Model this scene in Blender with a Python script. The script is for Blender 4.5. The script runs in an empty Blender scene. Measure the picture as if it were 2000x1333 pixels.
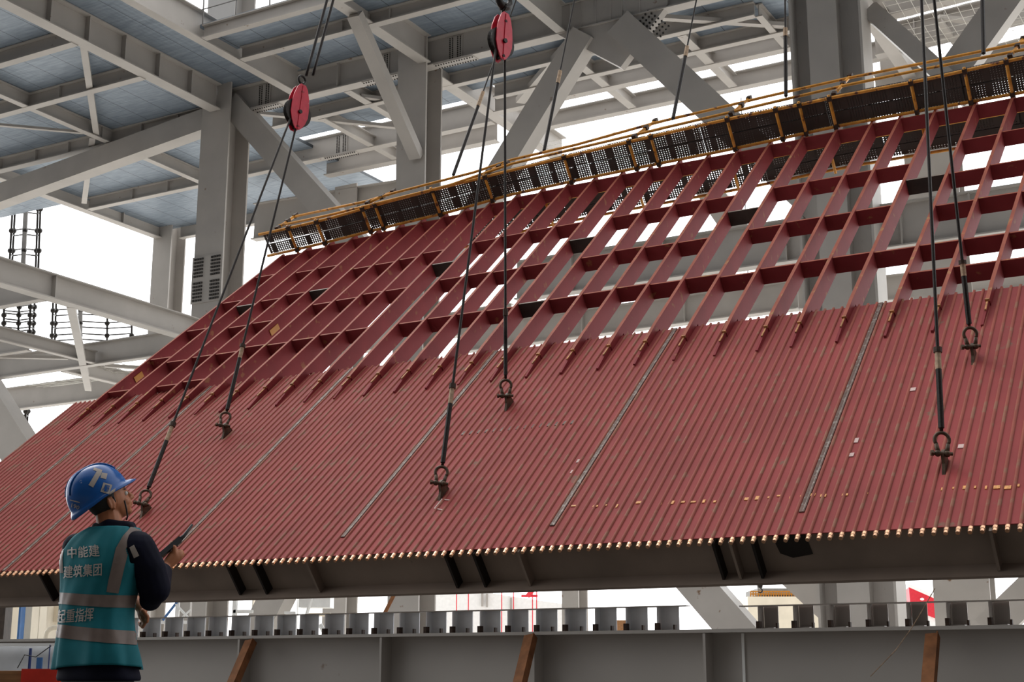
import bpy, bmesh, math, random
from mathutils import Vector, Matrix
from mathutils.bvhtree import BVHTree
random.seed(7)
S = bpy.context.scene
COL = S.collection
# ------------------------------------------------------------------ camera, sky, sun, exposure
PITCH = math.radians(13.15); FPX = 2740.0; CZ = 1.3
CAM = Vector((0, 0, CZ)); cp, sp = math.cos(PITCH), math.sin(PITCH)
cd = bpy.data.cameras.new('camera'); cam = bpy.data.objects.new('camera', cd); COL.objects.link(cam)
cam.location = CAM; cam.rotation_euler = (math.pi/2 + PITCH, 0, 0)
cd.sensor_width = 36.0; cd.lens = 36.0*FPX/2000.0; cd.clip_end = 2000
S.camera = cam
S.view_settings.view_transform = 'Standard'; S.view_settings.look = 'None'
S.view_settings.gamma = 1.0; S.view_settings.use_curve_mapping = False
S.view_settings.exposure = 0.12
w = bpy.data.worlds.new('overcast_sky'); S.world = w; w.use_nodes = True
nt = w.node_tree; nt.nodes.clear()
wo = nt.nodes.new('ShaderNodeOutputWorld'); bg = nt.nodes.new('ShaderNodeBackground')
tc = nt.nodes.new('ShaderNodeTexCoord'); sx = nt.nodes.new('ShaderNodeSeparateXYZ')
mr = nt.nodes.new('ShaderNodeMapRange')
nt.links.new(tc.outputs['Generated'], sx.inputs[0]); nt.links.new(sx.outputs['Y'], mr.inputs['Value'])
# overcast sky: the bright side of the sky lies behind the steel frame, the darker side behind the viewer
mr.inputs['From Min'].default_value = -0.45; mr.inputs['From Max'].default_value = 0.75
mr.inputs['To Min'].default_value = 0.75; mr.inputs['To Max'].default_value = 2.9
nt.links.new(mr.outputs[0], bg.inputs['Strength'])
bg.inputs['Color'].default_value = (0.98, 0.99, 1.0, 1)
nt.links.new(bg.outputs[0], wo.inputs[0])
sd = bpy.data.lights.new('hazy_sun', 'SUN'); so = bpy.data.objects.new('hazy_sun', sd); COL.objects.link(so)
sd.energy = 0.7; sd.angle = math.radians(28); sd.color = (1, 0.96, 0.9)
so.rotation_euler = Vector((0.40, -0.50, -0.85)).to_track_quat('-Z', 'Y').to_euler()

# ------------------------------------------------------------------ geometry frames
AZ = math.radians(60.7)
A = Vector((math.sin(AZ), -math.cos(AZ), 0)); B = Vector((math.cos(AZ), math.sin(AZ), 0)); Z = Vector((0, 0, 1))
TH = math.radians(39.3)
V = B*math.cos(TH) + Z*math.sin(TH); N = Z*math.cos(TH) - B*math.sin(TH)
def ray(x, y):
    dx, dy = (x-1000)/FPX, -(y-666.5)/FPX
    return Vector((dx, cp-dy*sp, sp+dy*cp))
def atY(x, y, Y): r = ray(x, y); return CAM + r*(Y/r.y)
def atZ(x, y, zz): r = ray(x, y); return CAM + r*((zz-CZ)/r.z)
def onpl(x, y, P, n): r = ray(x, y); return CAM + r*((P-CAM).dot(n)/r.dot(n))
O = atY(0, 1117, 16.4)
def W(p, q, z): return A*p + B*q + Z*z
def PL(s, t, o=0.0): return O + A*s + V*t + N*o
def st(x, y, o=0.0):
    p = onpl(x, y, O+N*o, N)-O; return p.dot(A), p.dot(V)
def pq(x, y, z): p = atZ(x, y, z); return p.dot(A), p.dot(B)
def onq(x, y, q): p = onpl(x, y, B*q, B); return p.dot(A), p.z

# ------------------------------------------------------------------ materials
SPEC = {'red_oxide_paint': 0.25, 'red_rib_paint': 0.2, 'worn_tube_paint': 0.2, 'worn_edge_paint': 0.2, 'navy_work_jacket': 0.1, 'teal_safety_vest': 0.15, 'dull_reflective_tape': 0.2, 'grey_steel_paint': 0.25}
def mat(name, col, rough=0.6, metal=0.0, var=0.12, scale=4.0, spots=None, spot_amt=0.0, spot_scale=12.0, bump=0.0, coord='Object', stretch=None):
    m = bpy.data.materials.new(name); m.use_nodes = True; n = m.node_tree; b = n.nodes['Principled BSDF']
    b.inputs['Roughness'].default_value = rough; b.inputs['Metallic'].default_value = metal; b.inputs['Specular IOR Level'].default_value = SPEC.get(name, 0.35)
    t = n.nodes.new('ShaderNodeTexCoord'); mp = n.nodes.new('ShaderNodeMapping')
    if stretch: mp.inputs['Scale'].default_value = stretch
    n.links.new(t.outputs[coord], mp.inputs[0])
    no = n.nodes.new('ShaderNodeTexNoise'); no.inputs['Scale'].default_value = scale; no.inputs['Detail'].default_value = 6
    n.links.new(mp.outputs[0], no.inputs['Vector'])
    r = n.nodes.new('ShaderNodeValToRGB')
    c1 = [c*(1-var) for c in col]+[1]; c2 = [min(1, c*(1+var)) for c in col]+[1]
    r.color_ramp.elements[0].position = 0.3; r.color_ramp.elements[1].position = 0.7
    r.color_ramp.elements[0].color = c1; r.color_ramp.elements[1].color = c2
    n.links.new(no.outputs['Fac'], r.inputs[0]); out = r.outputs[0]
    if spots:
        n2 = n.nodes.new('ShaderNodeTexNoise'); n2.inputs['Scale'].default_value = spot_scale; n2.inputs['Detail'].default_value = 8
        n.links.new(mp.outputs[0], n2.inputs['Vector'])
        r2 = n.nodes.new('ShaderNodeValToRGB'); r2.color_ramp.elements[0].position = 1-spot_amt; r2.color_ramp.elements[1].position = min(1, 1-spot_amt+0.06)
        n.links.new(n2.outputs['Fac'], r2.inputs[0])
        mx = n.nodes.new('ShaderNodeMix'); mx.data_type = 'RGBA'; mx.inputs[7].default_value = list(spots)+[1]
        n.links.new(r2.outputs[0], mx.inputs[0]); n.links.new(out, mx.inputs[6]); out = mx.outputs[2]
    n.links.new(out, b.inputs['Base Color'])
    if bump:
        bn = n.nodes.new('ShaderNodeBump'); bn.inputs['Strength'].default_value = bump; bn.inputs['Distance'].default_value = 0.01
        n.links.new(no.outputs['Fac'], bn.inputs['Height']); n.links.new(bn.outputs[0], b.inputs['Normal'])
    return m
M = {}
M['grey'] = mat('grey_steel_paint', (0.43, 0.40, 0.37), 0.45, var=0.08, scale=0.8, spots=(0.2, 0.12, 0.07), spot_amt=0.3, spot_scale=3)
M['grey_splice'] = mat('bolted_splice_steel', (0.22, 0.21, 0.2), 0.6, var=0.15, scale=3)
M['bolt'] = mat('bolt_steel', (0.05, 0.045, 0.04), 0.5, 0.5)
M['red'] = mat('red_oxide_paint', (0.285, 0.046, 0.045), 0.7, var=0.14, scale=1.6, spots=(0.2, 0.1, 0.07), spot_amt=0.33, spot_scale=5)
M['red_rib'] = mat('red_rib_paint', (0.23, 0.030, 0.034), 0.7, var=0.12, scale=2.2, spots=(0.28, 0.10, 0.05), spot_amt=0.36, spot_scale=7)
M['tube'] = mat('worn_tube_paint', (0.26, 0.068, 0.048), 0.7, var=0.12, scale=3, spots=(0.25, 0.11, 0.07), spot_amt=0.45, spot_scale=5)
M['edge'] = mat('worn_edge_paint', (0.34, 0.095, 0.06), 0.65, var=0.15, scale=4, spots=(0.38, 0.2, 0.08), spot_amt=0.38, spot_scale=8)
M['weld'] = mat('dull_orange_weld', (0.42, 0.19, 0.07), 0.6, 0.1, var=0.5, scale=25)
M['copper'] = mat('bare_copper_brown_steel', (0.62, 0.36, 0.22), 0.28, 0.85, var=0.25, scale=18)
M['rust'] = mat('rusty_steel', (0.22, 0.09, 0.035), 0.8, var=0.3, scale=9, bump=0.3)
M['dark'] = mat('oily_black_steel', (0.022, 0.018, 0.015), 0.5, 0.3, var=0.4, scale=20)
M['shackle'] = mat('brown_shackle_steel', (0.085, 0.055, 0.035), 0.5, 0.4, var=0.4, scale=25)
M['bare'] = mat('bare_dark_plate', (0.045, 0.032, 0.026), 0.65, var=0.3, scale=5)
M['seam'] = mat('ground_weld_seam', (0.11, 0.06, 0.045), 0.6, 0.2, var=0.35, scale=14, spots=(0.22, 0.19, 0.17), spot_amt=0.42, spot_scale=22)
M['bead'] = mat('bright_weld_bead', (0.30, 0.26, 0.23), 0.45, 0.4, var=0.5, scale=22)
M['girder_brown'] = mat('brown_primed_beam', (0.23, 0.18, 0.145), 0.6, var=0.18, scale=1.6, spots=(0.02, 0.012, 0.01), spot_amt=0.3, spot_scale=1.6)
M['stain'] = mat('black_oil_stain', (0.014, 0.010, 0.008), 0.6, var=0.3)
M['pipe'] = mat('orange_scaffold_paint', (0.70, 0.31, 0.045), 0.42, var=0.22, scale=9, spots=(0.16, 0.06, 0.03), spot_amt=0.4, spot_scale=7)
M['coupler'] = mat('rusty_coupler_steel', (0.05, 0.028, 0.018), 0.7, var=0.4, scale=30)
M['rope'] = mat('greased_wire_rope', (0.018, 0.013, 0.011), 0.55, 0.2, var=0.5, scale=60)
M['sleeve'] = mat('tan_rope_tag', (0.42, 0.30, 0.20), 0.7, var=0.3, scale=30)
M['block'] = mat('crimson_block_paint', (0.55, 0.018, 0.045), 0.35, var=0.15, scale=9, spots=(0.4, 0.3, 0.2), spot_amt=0.3, spot_scale=14)
M['white'] = mat('white_paint', (0.92, 0.92, 0.9), 0.5, var=0.05)
M['cream'] = mat('cream_cladding', (0.78, 0.70, 0.56), 0.6, var=0.08, scale=1)
M['bluesteel'] = mat('blue_painted_steel', (0.06, 0.16, 0.38), 0.5, var=0.15)
M['darkblue'] = mat('navy_post_paint', (0.02, 0.04, 0.16), 0.5, var=0.15)
M['ship'] = mat('red_hull_paint', (0.70, 0.03, 0.05), 0.5, var=0.06)
M['concrete'] = mat('concrete_ground', (0.42, 0.41, 0.39), 0.85, var=0.15, scale=0.7, bump=0.2)
M['bracket'] = mat('pale_bracket_paint', (0.80, 0.83, 0.86), 0.5, var=0.08, scale=6)
M['net'] = mat('white_safety_net', (0.7, 0.68, 0.62), 0.9, var=0.1)
M['yellow'] = mat('yellow_paint', (0.50, 0.20, 0.015), 0.5, var=0.1)
M['mark'] = mat('orange_paint_mark', (0.72, 0.33, 0.10), 0.5, var=0.3, scale=40)
M['chalk'] = mat('white_chalk_mark', (0.62, 0.45, 0.42), 0.8)
M['wood'] = mat('brown_timber', (0.25, 0.12, 0.05), 0.8, var=0.3, scale=6, stretch=(1, 1, 9))
M['redcloth'] = mat('red_cover_cloth', (0.55, 0.03, 0.015), 0.8, var=0.25, scale=5)
M['skin'] = mat('tanned_skin', (0.34, 0.125, 0.055), 0.5, var=0.12, scale=12)
M['hair'] = mat('black_hair', (0.012, 0.010, 0.009), 0.6, var=0.3, scale=40)
M['navy'] = mat('navy_work_jacket', (0.004, 0.0045, 0.012), 0.75, var=0.3, scale=8, bump=0.4)
M['vest'] = mat('teal_safety_vest', (0.010, 0.12, 0.145), 0.7, var=0.22, scale=5, bump=0.5)
M['band'] = mat('dull_reflective_tape', (0.15, 0.115, 0.10), 0.4, var=0.12, scale=18)
M['tapetext'] = mat('pale_printed_letters', (0.30, 0.26, 0.23), 0.5, var=0.1)
M['helmet'] = mat('blue_helmet_shell', (0.006, 0.07, 0.26), 0.22, var=0.12, scale=10, spots=(0.3, 0.35, 0.4), spot_amt=0.31, spot_scale=26)
M['radio'] = mat('black_radio_plastic', (0.012, 0.012, 0.014), 0.45)
M['trouser'] = mat('dark_grey_trousers', (0.06, 0.06, 0.065), 0.8, var=0.2)
M['eye'] = mat('eye_white', (0.6, 0.55, 0.5), 0.3)
# galvanised deck sheet: fine ribs and wider lap joints across the sheets
m = bpy.data.materials.new('galvanised_deck'); m.use_nodes = True; n = m.node_tree; b = n.nodes['Principled BSDF']
b.inputs['Roughness'].default_value = 0.45; b.inputs['Metallic'].default_value = 0.25
t = n.nodes.new('ShaderNodeTexCoord'); mp = n.nodes.new('ShaderNodeMapping'); mp.inputs['Rotation'].default_value = (0, 0, math.pi/2-AZ)
n.links.new(t.outputs['Object'], mp.inputs[0])
sxy = n.nodes.new('ShaderNodeSeparateXYZ'); n.links.new(mp.outputs[0], sxy.inputs[0])
def mth(op, a, bb=None):
    k = n.nodes.new('ShaderNodeMath'); k.operation = op
    for i, vv in enumerate((a, bb)):
        if vv is None: continue
        if isinstance(vv, (int, float)): k.inputs[i].default_value = vv
        else: n.links.new(vv, k.inputs[i])
    return k.outputs[0]
rib = mth('PINGPONG', sxy.outputs['X'], 0.10); jo = mth('LESS_THAN', mth('PINGPONG', sxy.outputs['X'], 0.6), 0.012)
no = n.nodes.new('ShaderNodeTexNoise'); no.inputs['Scale'].default_value = 1.5; no.inputs['Detail'].default_value = 5
mp2 = n.nodes.new('ShaderNodeMapping'); mp2.inputs['Scale'].default_value = (1, 6, 1); n.links.new(mp.outputs[0], mp2.inputs[0]); n.links.new(mp2.outputs[0], no.inputs['Vector'])
r = n.nodes.new('ShaderNodeValToRGB'); r.color_ramp.elements[0].color = (0.19, 0.235, 0.285, 1); r.color_ramp.elements[1].color = (0.29, 0.34, 0.40, 1)
r.color_ramp.elements[0].position = .3; r.color_ramp.elements[1].position = .7
n.links.new(no.outputs['Fac'], r.inputs[0])
mx = n.nodes.new('ShaderNodeMix'); mx.data_type = 'RGBA'; mx.inputs[7].default_value = (0.06, 0.07, 0.08, 1)
n.links.new(jo, mx.inputs[0]); n.links.new(r.outputs[0], mx.inputs[6]); n.links.new(mx.outputs[2], b.inputs['Base Color'])
bn = n.nodes.new('ShaderNodeBump'); bn.inputs['Strength'].default_value = 0.7; bn.inputs['Distance'].default_value = 0.05
n.links.new(rib, bn.inputs['Height']); n.links.new(bn.outputs[0], b.inputs['Normal']); M['deck'] = m
# perforated sheet: UV in metres, round holes are really open
m = bpy.data.materials.new('perforated_sheet'); m.use_nodes = True; n = m.node_tree; b = n.nodes['Principled BSDF']
b.inputs['Base Color'].default_value = (0.075, 0.062, 0.055, 1); b.inputs['Roughness'].default_value = 0.7; b.inputs['Metallic'].default_value = 0.3
uv = n.nodes.new('ShaderNodeUVMap'); sxy = n.nodes.new('ShaderNodeSeparateXYZ'); n.links.new(uv.outputs[0], sxy.inputs[0])
hx = mth('PINGPONG', sxy.outputs['X'], 0.02); hy = mth('PINGPONG', sxy.outputs['Y'], 0.0165)
d2 = mth('ADD', mth('MULTIPLY', hx, hx), mth('MULTIPLY', hy, hy)); hole = mth('LESS_THAN', d2, 0.0082**2)
zone = mth('GREATER_THAN', mth('PINGPONG', mth('ADD', sxy.outputs['X'], 0.05), 0.17), 0.045)
hole = mth('MULTIPLY', hole, zone)
tr = n.nodes.new('ShaderNodeBsdfTransparent'); ms = n.nodes.new('ShaderNodeMixShader'); HOLE = d2.node
n.links.new(hole, ms.inputs[0]); n.links.new(b.outputs[0], ms.inputs[1]); n.links.new(tr.outputs[0], ms.inputs[2])
n.links.new(ms.outputs[0], n.nodes['Material Output'].inputs[0]); M['perf'] = m
m2 = m.copy(); m2.name = 'coarse_perforated_sheet'
for k_ in m2.node_tree.nodes:
    if k_.type == 'MATH' and k_.operation == 'LESS_THAN': k_.inputs[1].default_value = 0.0108**2
    if k_.type == 'MATH' and k_.operation == 'GREATER_THAN': k_.inputs[1].default_value = 0.02
M['perf2'] = m2

# ------------------------------------------------------------------ mesh helpers
class MB:
    def __init__(s): s.v = []; s.f = []; s.mi = []; s.uv = {}
    def add(s, vs, fs, mi=0):
        k = len(s.v); s.v += [Vector(x) for x in vs]; s.f += [tuple(i+k for i in f) for f in fs]; s.mi += [mi]*len(fs)
    def box(s, c, ex, ey, ez, mi=0):   # centre and three half-extent vectors
        vs = [c+ex*i+ey*j+ez*k for i in (-1, 1) for j in (-1, 1) for k in (-1, 1)]
        s.add(vs, [(0, 1, 3, 2), (4, 6, 7, 5), (0, 4, 5, 1), (2, 3, 7, 6), (0, 2, 6, 4), (1, 5, 7, 3)], mi)
    def bar(s, p0, p1, wd, ht, up=Z, mi=0):
        d = (p1-p0); L = d.length; d = d/L; side = d.cross(up)
        if side.length < 1e-4: side = d.cross(Vector((1, 0, 0)))
        side.normalize(); u = side.cross(d).normalized()
        s.box((p0+p1)/2, d*(L/2), side*(wd/2), u*(ht/2), mi)
    def ibeam(s, p0, p1, wd, ht, up=Z, tf=0.04, tw=0.03):   # p0,p1 on the underside of the bottom flange
        d = (p1-p0).normalized(); side = d.cross(up).normalized(); u = side.cross(d).normalized()
        s.bar(p0+u*tf/2, p1+u*tf/2, wd, tf, up); s.bar(p0+u*(ht-tf/2), p1+u*(ht-tf/2), wd, tf, up)
        s.bar(p0+u*ht/2, p1+u*ht/2, tw, ht-2*tf, up)
    def tube(s, pts, r, n=8, caps=True, mi=0):
        pts = [Vector(p) for p in pts]; rs = r if isinstance(r, (list, tuple)) else [r]*len(pts)
        base = len(s.v); prev = None
        for i, p in enumerate(pts):
            d = (pts[min(i+1, len(pts)-1)]-pts[max(i-1, 0)]).normalized()
            if prev is None:
                e = d.cross(Z); e = e if e.length > 1e-3 else d.cross(Vector((1, 0, 0)))
            else: e = prev - d*prev.dot(d)
            e.normalize(); prev = e; g = d.cross(e)
            for k in range(n):
                an = 2*math.pi*k/n; s.v.append(p+(e*math.cos(an)+g*math.sin(an))*rs[i])
        for i in range(len(pts)-1):
            for k in range(n):
                a0 = base+i*n+k; a1 = base+i*n+(k+1) % n
                s.f.append((a0, a1, a1+n, a0+n)); s.mi.append(mi)
        if caps:
            s.f.append(tuple(base+k for k in range(n-1, -1, -1))); s.mi.append(mi)
            e0 = base+(len(pts)-1)*n; s.f.append(tuple(e0+k for k in range(n))); s.mi.append(mi)
    def prism(s, poly, ext, mi=0):    # polygon of points extruded by a vector
        k = len(poly); vs = [Vector(p) for p in poly]+[Vector(p)+ext for p in poly]
        s.add(vs, [tuple(range(k))[::-1], tuple(range(k, 2*k))]+[(i, (i+1) % k, (i+1) % k+k, i+k) for i in range(k)], mi)
    def ball(s, c, rad, ax=None, nu=16, nv=10, mi=0):
        ax = ax or (Vector((1, 0, 0)), Vector((0, 1, 0)), Vector((0, 0, 1)))
        if not isinstance(rad, (tuple, list)): rad = (rad,)*3
        vs = [c+ax[2]*rad[2]]
        for i in range(1, nv):
            ph = math.pi*i/nv
            for k in range(nu):
                th = 2*math.pi*k/nu
                vs.append(c+ax[0]*(rad[0]*math.sin(ph)*math.cos(th))+ax[1]*(rad[1]*math.sin(ph)*math.sin(th))+ax[2]*(rad[2]*math.cos(ph)))
        vs.append(c-ax[2]*rad[2]); fs = [(0, 1+k, 1+(k+1) % nu) for k in range(nu)]
        for i in range(nv-2):
            for k in range(nu): fs.append((1+i*nu+k, 1+(i+1)*nu+k, 1+(i+1)*nu+(k+1) % nu, 1+i*nu+(k+1) % nu))
        e = len(vs)-1; fs += [(e, e-nu+(k+1) % nu, e-nu+k) for k in range(nu)]
        s.add(vs, fs, mi)
    def caps(s, p0, p1, r0, r1, n=14):   # tapered capsule
        s.tube([p0, p1], [r0, r1], n); s.ball(p0, r0, nu=n, nv=8); s.ball(p1, r1, nu=n, nv=8)
    def build(s, name, ms, parent=None, smooth=False, label=None, cat=None, group=None, kind=None):
        me = bpy.data.meshes.new(name)
        org = Vector((0, 0, 0))
        if parent is None and s.v:
            lo = [min(v[i] for v in s.v) for i in range(3)]; hi = [max(v[i] for v in s.v) for i in range(3)]
            org = Vector(((lo[0]+hi[0])/2, (lo[1]+hi[1])/2, lo[2]))
            if kind == 'structure': org = Vector((0, 0, 0))
        elif parent is not None: org = parent.matrix_world.translation.copy() if parent.parent is None else ROOT[parent.name]
        me.from_pydata([v-org for v in s.v], [], s.f)
        for mm in (ms if isinstance(ms, (list, tuple)) else [ms]): me.materials.append(mm)
        if len(me.materials) > 1: me.polygons.foreach_set('material_index', s.mi)
        if smooth: me.polygons.foreach_set('use_smooth', [True]*len(s.f))
        me.update()
        o = bpy.data.objects.new(name, me); COL.objects.link(o)
        if parent is None: o.location = org; o.matrix_world = Matrix.Translation(org)
        else: o.parent = parent
        ROOT[o.name] = org
        tag(o, label, cat, group, kind); return o
ROOT = {}
def tag(o, label=None, cat=None, group=None, kind=None):
    if label: o['label'] = label
    if cat: o['category'] = cat
    if group: o['group'] = group
    if kind: o['kind'] = kind
def empty(name, loc, label, cat, group=None):
    o = bpy.data.objects.new(name, None); COL.objects.link(o); o.location = loc; o.matrix_world = Matrix.Translation(loc)
    o.empty_display_size = 0.2; ROOT[o.name] = Vector(loc); tag(o, label, cat, group); return o

# ------------------------------------------------------------------ ground
M['yard'] = mat('pale_bounce_ground', (0.80, 0.77, 0.72), 0.85, var=0.06, scale=0.5)  # far ground coloured pale, as if sunlit, to bounce light onto undersides
M['shade_ground'] = mat('dark_shade_ground', (0.10, 0.09, 0.08), 0.9, var=0.25, scale=0.8, bump=0.3)  # near ground coloured dark to stand for shade and cut bounce light
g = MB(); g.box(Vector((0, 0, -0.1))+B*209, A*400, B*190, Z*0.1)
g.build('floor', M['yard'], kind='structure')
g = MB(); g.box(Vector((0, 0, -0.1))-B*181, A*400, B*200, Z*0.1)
g.build('floor', M['shade_ground'], kind='structure')
g = MB(); M['light_blocker'] = mat('dark_light_blocker', (0.035, 0.034, 0.033), 0.8, var=0.15, scale=0.5)
g.box(Vector((0, -12, 16)), Vector((60, 0, 0)), Vector((0, 0.3, 0)), Vector((0, 0, 16)))  # unseen wall added behind the camera to block light from that side
g.build('wall_light_blocker', M['light_blocker'], kind='structure')

# ------------------------------------------------------------------ steel frame of the boiler house
ZB = 20.77; EPS = [0]
def stiff(o, pts, h, wd, axis, z0, tk=0.03, m='grey'):
    # vertical stiffener plates on a beam web, one part each
    for (c) in pts:
        s_ = MB(); s_.box(c+Z*(h/2), axis*(tk/2), (Z.cross(axis)).normalized()*(wd/2), Z*(h/2-0.05)); s_.build('stiffener', M[m], o)
def beamA(q, p0, p1, label, zb=ZB, ht=1.0, wd=0.32, st_=(), m='grey', splice=()):
    EPS[0] += 1; zb += 0.004*(EPS[0] % 5)
    b_ = MB(); b_.ibeam(W(p0, q, zb), W(p1, q, zb), wd, ht)
    o = b_.build('steel_beam', M[m], label=label, cat='beam')
    stiff(o, [W(p, q, zb) for p in st_], ht, wd*0.85, A, zb)
    for p in splice:
        k = MB(); k.box(W(p, q, zb+ht/2)-B*0.03, A*0.28, B*0.02, Z*(ht*0.4)); k.box(W(p, q, zb-0.015), A*0.75, B*(wd*0.46), Z*0.015)
        sp_ = k.build('splice_plate', M['grey'], o)
        k = MB()
        for i in range(-5, 6):
            for dp in (-0.2, -0.1, 0.1, 0.2): k.box(W(p+dp, q, zb+ht/2+i*ht*0.07)-B*0.06, A*0.018, B*0.015, Z*0.018)
        for i in range(-7, 8):
            for dq in (-0.12, 0.12): k.box(W(p+i*0.1, q+dq, zb-0.045), A*0.018, B*0.018, Z*0.015)
        k.build('bolts', M['bolt'], sp_, kind='stuff')
    return o
def beamB(p, q0, q1, label, zb=ZB, ht=1.0, wd=0.32, st_=(), m='grey'):
    EPS[0] += 1; zb += 0.022+0.004*(EPS[0] % 5)
    b_ = MB(); b_.ibeam(W(p, q0, zb), W(p, q1, zb), wd, ht-0.02)
    o = b_.build('steel_beam', M[m], label=label, cat='beam')
    stiff(o, [W(p, q, zb) for q in st_], ht, wd*0.85, B, zb)
    return o
def column(p0, p1, q, db, z1, label, z0=0.0, tk=0.07, splice=None, box_=False):
    pc = (p0+p1)/2; hw = (p1-p0)/2; c = MB(); zc = (z0+z1)/2; hz = (z1-z0)/2
    if not box_:
        for sgn in (-1, 1): c.box(W(pc, q+sgn*(db/2-tk/2), zc), A*hw, B*(tk/2), Z*hz)
        c.box(W(pc, q, zc), A*0.03, B*(db/2-tk), Z*hz)
    else:
        for sgn in (-1, 1): c.box(W(pc+sgn*(hw-tk/2), q, zc), A*(tk/2), B*(db/2), Z*hz)
        c.box(W(pc, q, zc), A*(hw-tk), B*0.03, Z*hz)
        c.box(W(pc-0.1, q, zc), A*0.42, B*(db*0.42), Z*hz)
    o = c.build('steel_column', M['grey'], label=label, cat='column')
    if splice:
        k = MB(); k.box(W(pc, q-db/2-0.02, splice), A*(hw*1.05), B*0.02, Z*0.85); s_ = k.build('splice_plate', M['grey'], o)
        k = MB()
        for zz in range(-6, 7):
            if zz == 0: continue
            for i in (-5, -4, -3, -2, 2, 3, 4, 5): k.box(W(pc+i*hw*0.17, q-db/2-0.06, splice+zz*0.125), A*0.04, B*0.02, Z*0.032)
        k.build('bolts', M['bolt'], s_, kind='stuff')
    return o
# columns
column(-33.0, -31.7, 36.5, 1.15, 27, 'grey H column left of the first red pulley block with a bolted splice low down', splice=onq(440, 550, 36.5)[1])
column(-24.62, -23.5, 36.6, 1.0, 27, 'grey H column in the middle, between the two red pulley blocks')
column(-11.15, -9.1, 36.5, 1.0, 27, 'widest grey column, at the upper right behind the scaffold walkway', box_=True)
column(-45.2, -44.1, 46.9, 1.0, 21.8, 'far left grey column standing before white sky at the roof corner')
pA, _ = onq(642, 1180, 44.6); pB, _ = onq(687, 1180, 44.6)
column(pA, pB, 44.6, 0.8, 20.6, 'light grey back column just right of the first pulley block ropes')
pA, _ = onq(1107, 1180, 46.9); pB, _ = onq(1139, 1180, 46.9)
column(pA, pB, 46.9, 0.8, 12.5, 'narrow far column seen below the red panel in the middle')
pA, _ = onq(1831, 1180, 44.0); pB, _ = onq(1941, 1180, 44.0)
column(pA, pB, 44.0, 0.9, 19.5, 'broad grey column right of the widest column, behind the red ribs')
pA, _ = onq(1722, 100, 44.4); pB, _ = onq(1752, 100, 44.4)
column(pA, pB, 44.4, 0.7, 27, z0=onq(1735, 181, 44.4)[1]+0.7, label= 'narrow dark column close on the right of the widest column')
# main level beams (long direction A)
beamA(29.4, -50, -32.55, 'upper left cross beam meeting the diagonal main girder near the picture corner', wd=0.3, ht=0.54)
beamA(32.45, -50, -32.55, 'second cross beam from the top at left, under blue-grey decking', wd=0.3, ht=0.54, st_=(-36.4,))
beamA(36.5, -50, -33.1, 'cross beam left of the splice column, behind the large sloping brace', wd=0.34, ht=0.54, st_=(-44, -42, -40.2, -38.2, -36.4, -34.6))
beamA(41.8, -44.6, -33.0, 'edge cross beam under the deck over the white sky at left', wd=0.3, ht=0.54, st_=(-42, -40))
beamA(36.5, -32.3, -24.1, 'main cross beam between the two tall columns, with bolted flange splices', wd=0.42, ht=0.98, st_=(-29.3, -27.3), splice=(-30.6, -25.5))
beamA(36.5, -24.0, -11.2, 'main cross beam right of the middle column, carrying the braced node', wd=0.42, ht=0.98, st_=(-20.5, -18.3, -17.9, -17.4, -16.9, -16.5, -15.9), splice=(-22.6,))
beamA(31.15, -28.7, -18.8, 'pale edge beam of the roof opening at the top centre', wd=0.26, ht=0.45)
beamA(33.0, -28.7, -18.9, 'beam just below the roof opening, ending at the strut top', wd=0.28, ht=0.45, st_=(-24.6, -22.8))
beamA(38.2, -31.6, -12.9, 'thin beam one row behind the main cross beam', wd=0.25, ht=0.47)
beamA(39.75, -23, -11, 'deck edge beam right of the middle column, above the sky strip', wd=0.26, ht=0.50)
beamA(41.7, -33.5, -24.2, 'open edge beam with bolted end between the tall columns', wd=0.34, ht=0.9, st_=(-28.0,), splice=(-31.0,))
beamA(41.0, -23.7, -11, 'free edge beam above the upper sky strip at the right', wd=0.34, ht=0.62)
beamA(43.4, -33, -25, 'lower bright beam behind the open edge beam, cut by the middle column', wd=0.4, ht=0.8)
beamA(43.2, -23.7, -9, 'free beam between the two sky strips at the right', wd=0.34, ht=0.6, st_=(-16.5,))
beamA(46.9, -44, -34, 'far edge beam between the left corner column and the splice column', wd=0.3)
beamA(36.6, -8.9, 4, 'beam running off the right edge beyond the widest column', zb=19.6, wd=0.4)
beamA(42.5, -9.5, 0, 'beam with netting behind the right hand brace', zb=19.0, wd=0.4)
# B direction
beamB(-32.35, 14, 35.9, 'long main girder falling from the top left corner to the splice column', wd=0.5, st_=(22, 24, 26, 28, 29.6, 31.2, 32.8, 34.4))
beamB(-28.95, 12, 36.2, 'pale girder along the roof opening falling to the right of the splice column', wd=0.34)
beamB(-38.0, 22, 42.5, 'second girder row left of the main girder', wd=0.28, ht=0.54, st_=(35.9,))
beamB(-44.9, 30, 46.6, 'outer left edge girder of the deck against the white sky', wd=0.4, st_=(42.1, 44))
beamB(-27.2, 36.8, 41.5, 'short girder right of the first pulley block', wd=0.3, ht=0.47)
beamB(-29.5, 38.4, 43.2, 'short girder behind the first pulley block', wd=0.26, ht=0.47)
beamB(-23.6, 31.3, 36.2, 'short pale girder joining the strut top to the middle column', wd=0.42)
beamB(-23.9, 37.2, 46.6, 'girder running away from the middle column to its right', wd=0.45)
beamB(-18.6, 30, 36.3, 'short girder right of the second pulley block', wd=0.32)
beamB(-19.2, 38.4, 43.0, 'short girder behind the left brace of the node', wd=0.3, ht=0.47)
beamB(-15.4, 38.4, 43.0, 'short girder behind the right brace of the node', wd=0.3, ht=0.47)
beamB(-12.8, 38.3, 41.2, 'short girder beside the widest column', wd=0.22, ht=0.45)
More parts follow.
